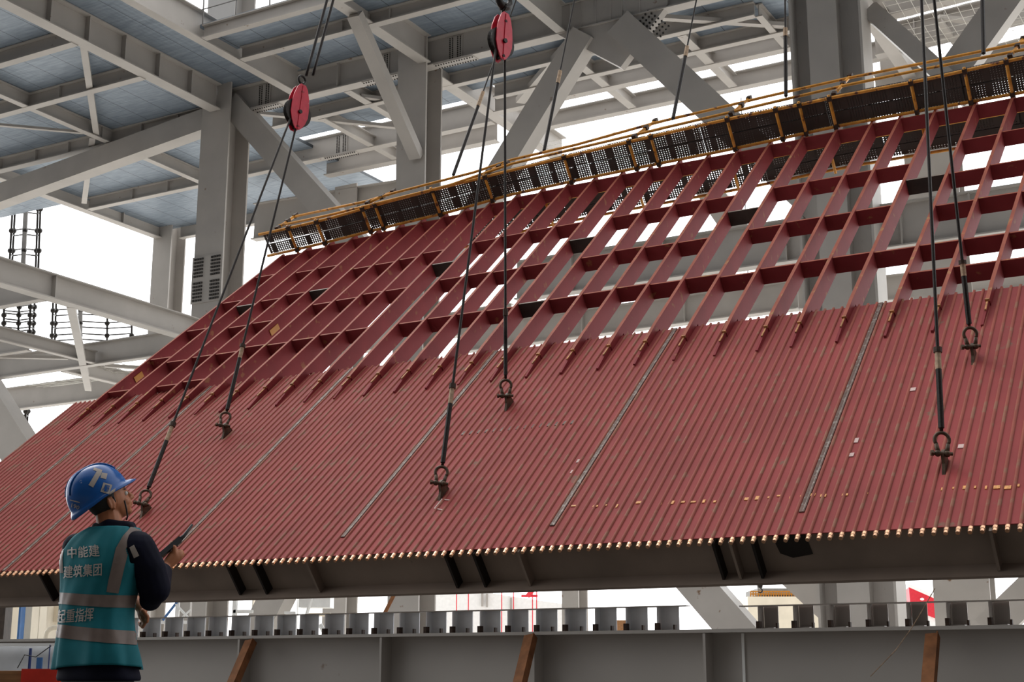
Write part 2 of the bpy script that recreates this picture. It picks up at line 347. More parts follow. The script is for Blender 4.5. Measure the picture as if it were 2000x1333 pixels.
beamB(-9.3, 37.2, 44, 'girder running away from the widest column', zb=19.6, wd=0.4)
# deck sheets
dk = MB()
def deck(p0, p1, q0, q1, zd): dk.box(W((p0+p1)/2, (q0+q1)/2, zd+0.06), A*((p1-p0)/2), B*((q1-q0)/2), Z*0.06)
deck(-52, -32.4, 10, 41.8, 21.33); deck(-45, -32.4, 41.8, 46.9, 21.33); deck(-32.4, -29, 10, 36.5, 21.8); deck(-29, -18.6, 31.2, 33.0, 21.24)
deck(-29, -18.6, 33.0, 36.5, 21.77); deck(-32.4, -11, 36.5, 39.75, 21.26); deck(-18.6, -9, 30, 36.5, 21.76); deck(-32.4, -24, 39.75, 40.4, 21.26); deck(-18.6, 6, 20, 30, 21.76); deck(-9, 6, 30, 36.5, 21.76)
dk.build('ceiling', M['deck'], kind='structure')
# plan braces just under the flanges
def strut(p0, p1, wd, label, ht=None, cat='brace', name='steel_brace', up=Z, m='grey', isec=False):
    b_ = MB()
    if isec: b_.ibeam(p0, p1, wd, ht or wd, up=up)
    else: b_.bar(p0, p1, wd, ht or wd*0.6, up)
    return b_.build(name, M[m], label=label, cat=cat)
zp = ZB+0.15
strut(W(-32.4, 29.6, zp), W(-37.9, 35.6, zp), 0.22, 'flat brace hanging below the decking near the top left, crossing two beams')
strut(W(-38.3, 35.8, zp), W(-44.3, 41.2, zp), 0.22, 'flat brace under the deck edge above the white sky at left')
strut(W(-45, 28.8, zp), W(-38.3, 35.3, zp), 0.15, 'thin flat brace at the left picture edge')
strut(W(-31.5, 36.9, zp), W(-27.3, 41, zp), 0.2, 'thin brace behind the first pulley block')
strut(W(-27.2, 37.6, zp), W(-25.4, 39.6, zp), 0.2, 'short brace with bolted gusset beside the strut')
strut(W(-16.2, 36.6, zp), W(-12.4, 39.5, zp), 0.22, 'thin brace right of the braced node under the decking')
strut(W(-18.2, 36.8, zp), W(-22.5, 40.7, zp), 0.34, 'pale brace between the ropes and the left leg of the node')
# braces in the column plane
def brq(x0, y0, x1, y1, q, wd, label, ht=0.6, isec=True, ex=0.0):
    a0 = onq(x0, y0, q); a1 = onq(x1, y1, q); P0 = W(a0[0], q, a0[1]); P1 = W(a1[0], q, a1[1]); d = (P1-P0).normalized()
    P0 = P0-d*ex; P1 = P1+d*ex
    b_ = MB()
    up = d.cross(B).normalized()
    # box: wide face looks along B
    b_.bar(P0, P1, ht, wd, up=up)
    return b_.build('steel_brace', M['grey'], label=label, cat='brace')
brq(-60, 406, 405, 238, 36.5, 0.82, 'large sloping brace falling left from the splice column', 0.6)
brq(470, 220, 770, 560, 36.5, 0.85, 'large brace falling right from the splice column behind the pulley ropes', 0.55, ex=0.5)
brq(1135, 85, 858, 540, 36.5, 0.8, 'left leg of the inverted V bracing above the walkway', 0.6, ex=0.3)
brq(1225, 60, 1600, 407, 36.5, 0.9, 'right leg of the inverted V bracing above the walkway', 0.6, ex=0.3)
brq(1320, 1090, 1555, 1360, 36.5, 0.95, 'brace falling right below the red panel, right of centre', 0.6)
brq(575, 1100, 450, 1350, 36.5, 1.0, 'brace falling left below the red panel, left of centre', 0.6)
brq(1510, 1090, 1640, 1210, 40.0, 0.7, 'thin brace behind the widest column below the red panel', 0.5)
brq(1700, 20, 1900, 200, 36.9, 0.5, 'pale brace falling right beside the widest column', 0.4)
brq(2010, -60, 1860, 150, 37.2, 0.85, 'thick brace at the upper right corner', 0.5)
brq(2040, 1130, 1930, 1235, 42.0, 0.9, 'brace at the right edge below the red panel', 0.5)
brq(-60, 720, 90, 960, 36.5, 1.4, 'wide brace at the lower left edge meeting the red panel', 0.7)
brq(1395, 385, 1460, 480, 46.0, 0.9, 'grey brace seen through the red grid, right of centre', 0.4, ex=0.5)
P0 = atZ(693, 28, ZB); a1 = onq(812, 305, 36.0)
strut(P0, W(a1[0], 36.05, a1[1]), 0.42, 'slender strut from the roof opening down to the middle column', ht=0.34, isec=False)
# node gusset
gs = MB(); gs.prism([W(-18.9, 36.35, 20.9), W(-16.6, 36.35, 19.2), W(-15.0, 36.35, 20.9), W(-15.0, 36.35, 21.7), W(-18.9, 36.35, 21.7)][::-1], B*0.3)
gu = gs.build('gusset_plate', M['grey'], label='large gusset plate where the two V braces meet the main beam', cat='plate')
k = MB()
for i in range(7):
    for j in range(4): k.box(W(-15.9+i*0.11+j*0.09, 36.32, 20.55-i*0.11+j*0.09), A*0.025, B*0.02, Z*0.025)
    for j in range(3): k.box(W(-18.2-i*0.06+j*0.1, 36.32, 20.55-i*0.13-j*0.04), A*0.02, B*0.02, Z*0.02)
k.build('bolts', M['bolt'], gu, kind='stuff')
# lower left platform
z0 = 12.16
beamB(-32.3, 20, 36.0, 'large lower girder crossing the white sky at left, ending at the red ribs', zb=12.16, ht=0.8, wd=0.45, st_=(29.0,))
beamA(36.5, -50, -33.0, 'platform beam behind the white crossing brace at lower left', zb=z0, ht=0.85, wd=0.3)
beamB(-38.0, 24, 36.4, 'platform girder with thin pale flange at the left edge', zb=z0, ht=0.5, wd=0.24)
beamA(28.9, -42, -32.5, 'near platform beam at the left edge under the large lower girder', zb=z0, ht=0.8, wd=0.3)
beamA(41.5, -52, -33.5, 'far platform beam at lower left under the netting', zb=z0, ht=1.0, wd=0.35, st_=(-41,))
beamB(-40.0, 36.8, 41.4, 'short platform girder at lower left', zb=z0, ht=0.6, wd=0.3)
beamA(33.6, -46, -38.3, 'middle platform beam at the left edge', zb=z0, ht=0.55, wd=0.25)
strut(W(-32.5, 30.0, z0+.1), W(-42.0, 40.0, z0+.1), 0.26, 'white flat brace crossing the platform beams at lower left')
strut(W(-46, 30.0, z0+.1), W(-38.3, 35.4, z0+.1), 0.18, 'thin platform brace at the left edge')
strut(W(-38.1, 37.0, z0+.1), W(-34.5, 41, z0+.1), 0.2, 'thin brace under the platform beside the red ribs')
# beams seen through the red grid
def beamQ(x0, y0, x1, y1, q, ht, label, m='grey', st_px=(), wd=0.4):
    a0 = onq(x0, y0, q); a1 = onq(x1, y1, q); b_ = MB(); b_.ibeam(W(a0[0], q, a0[1]), W(a1[0], q, a1[1]), wd, ht)
    o = b_.build('steel_beam', M[m], label=label, cat='beam')
    for xx in st_px:
        f_ = (xx-x0)/(x1-x0); yy = y0+(y1-y0)*f_; a_ = onq(xx, yy, q); s_ = MB(); s_.box(W(a_[0], q, a_[1]+ht/2), A*0.02, B*(wd*0.42), Z*(ht/2-0.05)); s_.build('stiffener', M['grey'], o)
    return o
beamQ(1010, 588, 2040, 445, 37.0, 1.25, 'upper grey beam seen through the red grid', st_px=(1120, 1300, 1540, 1640, 1765, 1900))
beamQ(900, 690, 1560, 605, 44.0, 1.0, 'lower grey beam with draped netting seen through the red grid', st_px=(1140, 1340))
beamQ(1500, 612, 2040, 560, 47.0, 0.9, 'far lower beam seen through the right of the red grid')
beamQ(495, 470, 800, 425, 44.4, 1.6, 'deep grey beam above the left end of the walkway')
beamQ(640, 700, 1000, 640, 47.0, 1.0, 'far grey beam seen through the left middle of the red grid')
beamQ(1712, 112, 2010, 40, 41.6, 0.95, 'deep beam crossing behind the twin right ropes at the upper right', st_px=(1790, 1850))
beamQ(1708, 42, 1925, -12, 39.4, 1.0, 'topmost beam right of the widest column')
beamQ(1712, 186, 2010, 116, 44.4, 0.7, 'beam just above the walkway at the upper right')
strut(W(*pq(1832, 34, 20.5), 20.5), W(*pq(1918, 44, 20.5), 20.5), 0.2, 'short pale brace between the right ropes near the top edge')
strut(W(*pq(1832, 40, 20.3), 20.3), W(*pq(1880, 100, 20.3), 20.3), 0.2, 'short pale brace falling right beside the second right rope')
gr_ = empty('guard_rail', W(-24, 31.15, ZB+0.45), 'thin guard rail along the roof opening at the top edge', 'railing')
for zz in (0.55, 1.1):
    b_ = MB(); b_.tube([W(-28.8, 31.05, ZB+0.45+zz), W(-19.2, 31.05, ZB+0.45+zz)], 0.02, 6); b_.build('rail', M['grey_splice'], gr_)
for k in range(8):
    b_ = MB(); b_.tube([W(-28.7+k*1.35, 31.05, ZB+0.45), W(-28.7+k*1.35, 31.05, ZB+1.57)], 0.025, 6); b_.build('post', M['grey_splice'], gr_)
# nets
def net(pts, label, sag=0.3):
    # pts: four corners; strands both ways
    b_ = MB(); a0, a1, b0, b1 = pts
    for i in range(17):
        f_ = i/16; 
        p = a0.lerp(a1, f_); q = b0.lerp(b1, f_)
        b_.tube([p, p.lerp(q, .5)-Z*sag*0.5, q], 0.008, 4, False)
    for j in range(13):
        f_ = j/12; p = a0.lerp(b0, f_)-Z*sag*2*f_*(1-f_); q = a1.lerp(b1, f_)-Z*sag*2*f_*(1-f_)
        b_.tube([p, q], 0.008, 4, False)
    return b_.build('safety_net', M['net'], label=label, cat='net', kind=None)
net([W(-23.5, 44, 20.6), W(-17, 44, 20.6), W(-23.5, 46.9, 20.6), W(-17, 46.9, 20.6)], 'white safety net under the beams right of the middle column')
net([W(-9, 38, 20.3), W(-3, 38, 20.3), W(-9, 43, 20.3), W(-3, 43, 20.3)], 'white safety net behind the thick brace at upper right')
net([W(-45, 37, 13.0), W(-36, 37, 13.0), W(-45, 41.5, 13.0), W(-36, 41.5, 13.0)], 'sagging white net on the lower left platform', 0.8)
net([W(-28.5, 44.9, 19.8), W(-25, 44.9, 19.8), W(-28.5, 46.9, 18.8), W(-25, 46.9, 18.8)], 'bundled white net left of the middle column')

# ------------------------------------------------------------------ the lifted red boiler wall panel
panel = empty('boiler_wall_panel', PL(4.5, 0, -0.42), 'huge dark red tubed boiler wall panel tilted in the air, hung from wire ropes', 'boiler panel')
PT = 0.0945
seams = [-2.62, -1.31, 0.06, 2.46, 4.68, 7.08, 9.48, 11.9, 14.3]
for i in range(len(seams)-1):
    s0, s1 = seams[i], seams[i+1]; nT = max(1, round((s1-s0)/PT)); dp = (s1-s0)/nT
    tm = 4.36 if s0 > -2.7 else 4.36
    b_ = MB()
    b_.box(PL((s0+s1)/2, tm/2, -0.004), A*((s1-s0)/2), V*(tm/2), N*0.004, 0)
    ends = MB()
    for j in range(nT):
        sc = s0+(j+0.5)*dp; r_ = 0.0165; k0 = len(b_.v)
        for t_ in (-0.035, tm+0.02):
            for an in range(0, 7):
                q_ = math.pi*an/6; b_.v.append(PL(sc+r_*math.cos(q_), t_, 0.0+r_*0.9*math.sin(q_)))
        for a_ in range(6): b_.f.append((k0+a_, k0+a_+1, k0+a_+8, k0+a_+7)); b_.mi.append(1)
        b_.f.append(tuple(k0+7+x for x in range(7))); b_.mi.append(1)
        ends.tube([PL(sc, -0.03, 0.0), PL(sc, -0.062, 0.0), PL(sc, -0.064, 0.0), PL(sc, -0.095, 0.0)], [0.021, 0.021, 0.018, 0.018], 10, True)
    o = b_.build('panel_section', [M['red'], M['tube']], panel)
    ends.build('tube_ends', M['copper'], o, smooth=False, label='bright bare tube ends along the lower edge', kind='stuff')
    for p_ in o.data.polygons:
        if p_.material_index == 1: p_.use_smooth = True
for sc in seams[1:-1]:
    b_ = MB(); t0 = 0.32 if sc > 2 else 0.0
    b_.box(PL(sc, (t0+4.36)/2, 0.005), A*0.024, V*((4.36-t0)/2), N*0.006)
    o = b_.build('weld_seam', M['seam'], panel, label='grey ground weld seam')
    b_ = MB(); b_.tube([PL(sc+0.010, t0, 0.010), PL(sc+0.010, 4.3, 0.010)], 0.0035, 6); b_.build('weld_bead', M['bead'], o)
# ribs
tips = [(128,845),(176,841),(226,834),(275,828),(325,823),(377,816),(425,811),(482,804),(537,797),(593,790),(648,787),(710,776),(770,769),(833,761),(895,755),(961,745),(1029,738),(1098,729),(1170,720),(1242,712),(1316,707),(1397,696),(1478,690),(1547,678),(1636,667),(1730,658),(1822,648),(1920,635)]
RS = [st(*q)[0] for q in tips] + [11.12, 11.6, 12.07, 12.54, 13.0]
SH = [(-2.0, .17), (-.5, .1), (.8, .03), (1.3, -.03), (1.7, -.1), (2.6, -.14), (4.1, -.14), (5.4, -.1), (6.3, -.08), (7.3, -.02), (7.8, 0), (8.7, .05), (9.2, .06), (9.7, .1), (10.3, .13), (14, .16)]
def interp(tb, x):
    if x <= tb[0][0]: return tb[0][1]
    for (x0, y0), (x1, y1) in zip(tb, tb[1:]):
        if x <= x1: return y0+(y1-y0)*(x-x0)/(x1-x0)
    return tb[-1][1]
def ribs_s(i, t): return RS[i] + interp(SH, RS[i])*(t-3.5)/4.9
# walkway path: lower edge pipe in the plane 0.13 in front of the panel plane
bot = [(530,499),(632,475),(750,445),(875,415),(1000,380),(1132,351),(1250,327),(1437,290),(1643,245),(1800,216),(2000,180)]
top = [(522,455),(640,428),(740,399),(850,370),(1000,333),(1110,305),(1237,275),(1425,232),(1500,217),(1565,204),(1787,160),(1890,137),(2000,112)]
WB = [st(x, y, 0.13) for x, y in bot]
WT = WB[:]                      # s -> t
e_ = (WB[-1][0]+2.5, WB[-1][1]); WB.append(e_); WT = WB
def tW(s): return interp(WT, s)
RW, RD, RB = 0.042, 0.10, -0.13
for i in range(len(RS)):
    tt = tW(ribs_s(i, 10.2))+0.10
    if i == 0: tt -= 0.1
    b_ = MB()
    prof = [(3.98, 0.085), (4.36, RD), (tt, RD), (tt, RB), (4.42, RB), (4.42, 0.0), (3.98, 0.0)]
    b_.prism([PL(ribs_s(i, t_)-RW/2, t_, o_) for t_, o_ in prof], A*RW); b_.mi[2] = b_.mi[3] = 1
    o = b_.build('rib', [M['red_rib'], M['edge']], panel)
    b_ = MB(); b_.prism([PL(ribs_s(i, t_)-0.014, t_, o_) for t_, o_ in [(3.5, 0.0), (3.5, 0.028), (4.0, 0.068), (4.0, 0.0)]], A*0.026)
    b_.build('rib_toe', M['red_rib'], o)
    b_ = MB(); c_ = ribs_s(i, 3.9)
    b_.box(PL(c_, 3.965, 0.073), A*0.023, V*0.010, N*0.014); b_.box(PL(c_, 3.86, 0.062), A*0.009, V*0.10, N*0.006)
    b_.build('end_weld', M['weld'], o, label='bare coppery weld at the rib end')
# cross plates: (bay, distance up the panel)
CP = {0: [8.34, 7.36, 6.37, 5.43, 4.42], 1: [7.11, 5.24], 2: [8.24, 7.18, 6.25, 5.29, 4.41], 3: [8.27, 7.27, 6.29, 5.29, 4.46], 4: [7.28, 5.40],
      5: [7.97, 6.68, 5.37], 6: [7.99, 6.71, 5.41], 7: [8.04, 6.79, 5.46], 8: [8.15, 6.79, 5.49], 9: [7.58], 10: [8.26, 6.89, 5.47], 11: [8.31, 6.9, 5.5],
      12: [8.35, 6.87, 5.51], 13: [8.35, 6.9, 5.5], 14: [7.65, 5.57], 15: [8.33, 6.885, 5.57], 16: [8.38, 6.96, 5.6], 17: [8.44, 6.91, 5.64],
      18: [8.38, 6.9, 5.6], 19: [7.75, 5.62], 20: [8.42, 6.97, 5.52], 21: [8.44, 7.02, 5.6], 22: [8.46, 7.02, 5.62], 23: [8.46, 7.04, 5.63],
      24: [7.85, 5.61], 25: [9.04, 7.84, 6.79, 5.62, 4.88], 26: [9.1, 7.9, 6.82, 5.62, 4.89], 27: [9.1, 7.9, 6.82, 5.62, 4.89]}
DARK = {(9, 0), (14, 0), (14, 1), (19, 0), (24, 0), (1, 0), (4, 0)}
for i in range(28):
    rows_ = [(k, t_) for k, t_ in enumerate(CP[i])]
    rows_.append((99, tW(ribs_s(i, 10))-0.06))
    for k, t_ in rows_:
        sa, sb = ribs_s(i, t_)+RW/2, ribs_s(i+1, t_)-RW/2
        b_ = MB(); b_.prism([PL(sa, t_-0.016, 0.085), PL(sb, t_-0.016, 0.085), PL(sb, t_-0.016, -0.12), PL(sa, t_-0.016, -0.12)], V*0.032); b_.mi[2] = 1
        b_.build('cross_plate', [M['bare'], M['girder_brown']] if (i, k) in DARK else [M['red_rib'], M['edge']], panel)
# beam under the lower edge
b_ = MB(); sA, sB = -2.9, 14.3
b_.box(PL((sA+sB)/2, 0.06, -0.22), A*((sB-sA)/2), V*0.01, N*0.19)
b_.box(PL((sA+sB)/2, 0.03, -0.418), A*((sB-sA)/2), V*0.14, N*0.012)
lb = b_.build('edge_beam', M['girder_brown'], panel, label='brown grey beam along the lower edge of the panel')
for x in (80, 445, 497, 600, 870, 925, 1012, 1392, 1425, 1468, 1932):
    y = 1117-0.045*x if x < 1400 else 1054-0.03*(x-1400)
    s_ = st(x, y)[0]; b_ = MB(); b_.box(PL(s_, 0.0, -0.21), A*0.012, V*0.055, N*0.19)
    b_.build('stiffener', M['stain' if x not in (600, 1012, 1425, 1932) else 'girder_brown'], lb)
b_ = MB()
for s0, s1, d_ in ((8.95+.30, 9.05+.45, .18), (9.18+.2, 9.5, .24)):
    pass
b_.prism([PL(9.27, 0.049, -0.04), PL(9.30, 0.049, -0.22), PL(9.40, 0.049, -0.27), PL(9.58, 0.049, -0.24), PL(9.56, 0.049, -0.04)], -V*0.004)
b_.build('oil_stain', M['stain'], lb)
# paint marks on the panel face
def marks(name, pts, r0, m, label):
    b_ = MB()
    for x, y, sx_, sy_ in pts:
        s_, t_ = st(x, y, 0.01); b_.box(PL(s_, t_, 0.004), A*sx_, V*sy_, N*0.004)
    b_.build(name, M[m], panel, label=label, kind='stuff')
pts = []
for k in range(44):
    x = 1120+k*21.2; y = 990-0.0*k-(x-1120)*0.048
    if random.random() < 0.62: pts.append((x, y+random.uniform(-3, 3), random.choice((0.008, 0.012, 0.026)), random.uniform(0.01, 0.028)))
marks('paint_marks', pts, 0, 'mark', 'row of small orange scratches near the lower right')
marks('paint_marks', [(905+k*15.2, 846-k*1.55, 0.016, 0.035) for k in range(15)], 0, 'seam', 'faint grey dashed mark across the middle tubes')
marks('chalk_marks', [(849+13*f, 992-16*f, 0.006, 0.006) for f in [i/12 for i in range(13)]]+[(865+14*f, 996-18*f, 0.006, 0.006) for f in [i/12 for i in range(13)]]+[(849+16*f, 993+3*f, 0.006, 0.006) for f in [i/9 for i in range(10)]]+[(862+17*f, 975+2*f, 0.006, 0.006) for f in [i/9 for i in range(10)]]+[(1670, 860, .03, .04), (1662, 888, .025, .03), (1878, 871, .03, .03), (1783, 760, .025, .03), (1130, 900, .02, .03), (1118, 921, .02, .03)], 0, 'chalk', 'small white chalk rectangle and dots')
# yellow tags on the left ribs
for x, y, vs_ in ((270, 737, .10), (533, 645, .12)):
    s_, t_ = st(x, y, -0.02); i = min(range(28), key=lambda k: abs(ribs_s(k, t_)-s_))
    b_ = MB(); b_.box(PL(ribs_s(i, t_)+RW/2+0.006, t_, -0.02), A*0.004, V*vs_, N*0.045); b_.build('yellow_patch', M['yellow'], panel, label='yellow paint patch on a rib side')
# lifting eyes
EYES = [(285, 1000), (443, 846), (866, 962), (994, 790), (1846, 908), (1902, 697)]
EP = [st(x, y, 0.02) for x, y in EYES]
for s_, t_ in EP:
    b_ = MB(); b_.prism([PL(s_-0.014, t_-0.13, 0.0), PL(s_-0.014, t_-0.05, 0.06), PL(s_-0.014, t_-0.01, 0.14), PL(s_-0.014, t_+0.05, 0.14), PL(s_-0.014, t_+0.10, 0.0)], A*0.028)
    b_.build('lifting_lug', M['shackle'], panel, label='brown welded lifting lug')

# ------------------------------------------------------------------ ropes, shackles, pulley blocks
def torus_arc(b_, c, ax1, ax2, R_, r_, a0, a1, n=16):
    pts = [c+ax1*(R_*math.cos(a0+(a1-a0)*i/n))+ax2*(R_*math.sin(a0+(a1-a0)*i/n)) for i in range(n+1)]
    b_.tube(pts, r_, 8)
def shackle(s_, t_, toward, label):
    c = PL(s_, t_, 0.13); d = (toward-c).normalized()
    sd_ = d.cross(Vector((0, 1, 0))).normalized()
    e = empty('shackle', c, label, 'shackle')
    b_ = MB(); R_ = 0.062
    torus_arc(b_, c+d*0.12, sd_, d, R_, 0.016, -0.6, math.pi+0.6, 18)
    lo = c+d*0.12+sd_*(R_*math.cos(-0.6))+d*(R_*math.sin(-0.6)); lo2 = c+d*0.12-sd_*(R_*math.cos(-0.6))+d*(R_*math.sin(-0.6))
    b_.tube([lo, c+sd_*0.035], [0.017, 0.022], 8); b_.tube([lo2, c-sd_*0.035], [0.017, 0.022], 8)
    b_.ball(c+sd_*0.04, 0.03, nu=10, nv=6); b_.ball(c-sd_*0.04, 0.03, nu=10, nv=6)
    b_.build('bow', M['shackle'], e, smooth=True)
    b_ = MB(); b_.tube([c-sd_*0.085, c+sd_*0.085], 0.015, 8); b_.tube([c+sd_*0.075, c+sd_*0.10], 0.026, 6); b_.build('pin', M['shackle'], e)
    return c+d*0.20
def rope(pts, label, r=0.0155, tags=(), cat='rope', thick=None):
    b_ = MB(); P = [Vector(p) for p in pts]; Q = []
    d_ = P[0]-CAM; tp = (d_.z*cp-d_.y*sp)/(d_.y*cp+d_.z*sp)*FPX
    if tp > 680: b_.tube([P[0], P[0]+(P[0]-P[-1]).normalized()*8], r, 7)
    for p0, p1 in zip(P, P[1:]):
        n_ = max(2, int((p1-p0).length/0.25)); Q += [p0.lerp(p1, k/n_) for k in range(n_)]
    Q.append(P[-1]); b_.tube(Q, r, 7)
    # strands
    L = 0
    o = b_.build('wire_rope', M['rope'], label=label, cat=cat, smooth=True)
    for f0, f1, rr, mm in tags:
        a_ = P[0].lerp(P[-1], f0); c_ = P[0].lerp(P[-1], f1); k = MB(); k.tube([a_, c_], rr, 8)
        k.build({'sleeve': 'rope_tag', 'rope': 'sling_eye_splice', 'coupler': 'clamp'}[mm], M[mm], o)
    return o
def vp(x, y, s_): return onpl(x, y, O+A*s_, A)
S1, S2, S3 = 1.25, 5.43, 10.59
bl1, bl1b = vp(583, 172, S1), vp(574, 240, S1); bl2, bl2b = vp(982, 32, S2), vp(977, 116, S2)
tl = [bl1b]*2+[bl2b]*2+[vp(1797, 0, S3), vp(1820, 0, S3)]
names = ['brown shackle beside the worker, lowest and furthest left on the panel', 'brown shackle above and right of the helmet, high on the left of the panel',
         'brown shackle low on the panel centre above the chalk rectangle', 'brown shackle high on the panel centre below the rib ends',
         'brown shackle low on the right of the panel, largest of the six', 'brown shackle high on the right of the panel near the rib ends']
se = [shackle(EP[i][0], EP[i][1], tl[i], names[i]) for i in range(6)]
def tg(f): return [(f, f+0.035, 0.027, 'sleeve'), (f-0.008, f+0.002, 0.038, 'coupler'), (f+0.035, 0.995, 0.026, 'rope')]
rope([vp(567, 232, S1), se[0]], 'wire rope from the left pulley block down to the shackle beside the worker', tags=tg(.855))
rope([vp(582, 232, S1), se[1]], 'wire rope from the left pulley block to the upper left shackle', tags=tg(.80))
rope([vp(968, 96, S2), se[2]], 'wire rope from the middle pulley block down to the central low shackle', tags=tg(.835))
rope([vp(986, 96, S2), se[3]], 'wire rope from the middle pulley block to the central high shackle', tags=[(.86, .9, .022, 'rope'), (.80, .82, .03, 'coupler'), (.82, .99, .022, 'rope')])
rope([vp(1797, -60, S3), se[4]], 'long right wire rope down to the largest shackle', tags=tg(.845))
rope([vp(1818, -60, S3), se[5]], 'long right wire rope leaning right to the upper right shackle', tags=tg(.83))
rope([vp(655, -60, S1), vp(598, 148, S1)], 'left one of the twin ropes above the left pulley block', r=0.022)
rope([vp(664, -60, S1)+A*0.03, vp(608, 148, S1)+A*0.03], 'right one of the twin ropes above the left pulley block', r=0.022)
def behind(x0, y0, x1, y1, lab, tagf=None):
    P1 = onpl(x1, y1, PL(0, 10.75, 0), V); s_ = (P1-O).dot(A); P0 = vp(x0, y0, s_)
    t_ = [] if tagf is None else [(tagf, tagf+0.07, 0.035, 'sleeve'), (tagf+0.07, 0.99, 0.03, 'rope')]
    rope([P0, P1], lab, r=0.014, tags=t_)
behind(1022, -40, 884, 346, 'wire rope passing behind the middle pulley block down to the walkway', .60)
behind(1130, -40, 1062, 298, 'wire rope in front of the left V brace, ending behind the walkway', .55)
behind(1368, -40, 1314, 234, 'wire rope in front of the right V brace, ending behind the walkway', .50)
behind(1533, -40, 1535, 190, 'wire rope left of the widest column, ending behind the walkway', .42)
behind(1918, -40, 1921, 106, 'thick wire rope near the upper right corner, ending behind the walkway', .2)
def block(xt, yt, xb, yb, s_, label, wpx=20):
    T = vp(xt, yt, s_); Bm = vp(xb, yb, s_); up = (T-Bm).normalized(); L = (T-Bm).length
    hd = Vector((0.97, -0.25, 0)); hd = (hd-up*hd.dot(up)).normalized(); fr = hd.cross(up).normalized()
    # sheave axle runs close to hd so the cheeks are seen nearly edge on from the left
    ax = (hd*0.87+fr*(-0.49 if fr.y > 0 else 0.49)).normalized(); ac = up.cross(ax).normalized()
    c = (T+Bm)/2
    e = empty('pulley_block', Bm, label, 'pulley block')
    prof = [(0.5, 0.10), (0.42, 0.2), (0.22, 0.30), (0.0, 0.34), (-0.18, 0.34), (-0.34, 0.26), (-0.46, 0.14), (-0.5, 0.08)]
    R_ = 0.42
    for sgn in (-1, 1):
        b_ = MB(); poly = [c+up*(a_*L)+ac*(w_*L*0.62) for a_, w_ in prof]+[c+up*(a_*L)-ac*(w_*L*0.62) for a_, w_ in prof[::-1]]
        b_.prism([p+ax*(sgn*0.052-0.008) for p in poly], ax*0.016)
        b_.tube([c-up*0.12*L+ax*sgn*0.05, c-up*0.12*L+ax*sgn*0.085], 0.03, 10, mi=1)
        b_.bar(c+up*L*0.47+ax*sgn*0.064, c-up*L*0.49+ax*sgn*0.064, 0.02, 0.012, up=ax)
        b_.build('cheek_plate', [M['block'], M['dark']], e)
    b_ = MB(); cc = c-up*0.12*L; n_ = 24; Rr = 0.19*L/0.62
    b_.tube([cc-ax*0.036, cc-ax*0.012, cc+ax*0.012, cc+ax*0.036], [Rr, Rr*0.88, Rr*0.88, Rr], n_); b_.build('sheave', M['dark'], e)
    for c_ in (T-up*0.12, Bm+up*0.04):
        b_ = MB(); b_.tube([c_-ax*0.07, c_+ax*0.07], 0.02, 8); b_.build('cross_pin', M['dark'], e)
    return T, up, ax, ac, e
T, up, ax, ac, e = block(588, 168, 576, 254, S1, 'dark red pulley block hanging at the left, scuffed, on twin ropes')
b_ = MB(); torus_arc(b_, T+up*0.10, ac, up, 0.06, 0.018, 0, 2*math.pi, 20); b_.tube([T-up*0.1, T+up*0.03], 0.025, 8); b_.build('top_ring', M['dark'], e, smooth=True)
T, up, ax, ac, e = block(982, 28, 976, 118, S2, 'bright red pulley block hanging from a hook at the top centre')
b_ = MB(); b_.tube([T-up*0.1, T+up*0.05], 0.025, 8); torus_arc(b_, T+up*0.10, ax, up, 0.05, 0.016, 0, 2*math.pi, 16); b_.build('top_ring', M['dark'], e, smooth=True)
b_ = MB(); hc = T+up*0.22
pts = [hc+ac*(0.11*math.cos(a_))+up*(0.11*math.sin(a_)) for a_ in [math.radians(x) for x in range(-200, 60, 20)]]
hk = [0.02, 0.03, 0.036, 0.042, 0.046, 0.05, 0.052, 0.05, 0.046, 0.04, 0.034, 0.028, 0.02]
b_.tube(pts, hk[:len(pts)], 10); b_.tube([hc+ac*0.08+up*0.06, hc+up*0.26, hc+up*0.7, hc+up*0.72, hc+up*8], [0.03, 0.045, 0.045, 0.02, 0.02], 10)
b_.build('crane_hook', M['dark'], label='black crane hook holding the bright red pulley block', cat='hook', smooth=True)

# ------------------------------------------------------------------ scaffold walkway
def face(x, y, T_, o=None):
    p = onpl(x, y, O+V*T_, V)-O; return p.dot(A), p.dot(N)
TO = []                                        # s -> offset of the upper pipe
for x, y in top:
    T_ = 10.3
    for _ in range(4): s_, o_ = face(x, y, T_); T_ = tW(s_)
    TO.append((s_, o_))
TO.append((TO[-1][0]+2.5, TO[-1][1]))
def oT(s): return interp(TO, s)
walk = empty('scaffold_walkway', PL(4, 10.2, 0.1), 'long orange pipe scaffold walkway with perforated grey boards along the top of the ribs', 'scaffold')
sg = [WB[0][0]-0.08+(13.0-WB[0][0])*k/30 for k in range(31)]
b_ = MB(); b_.tube([PL(s, tW(s), 0.13) for s in sg], 0.026, 8); b_.build('lower_pipe', M['pipe'], walk, smooth=True)
b_ = MB(); b_.tube([PL(s, tW(s), oT(s)) for s in sg], 0.026, 8); b_.build('upper_pipe', M['pipe'], walk, smooth=True)
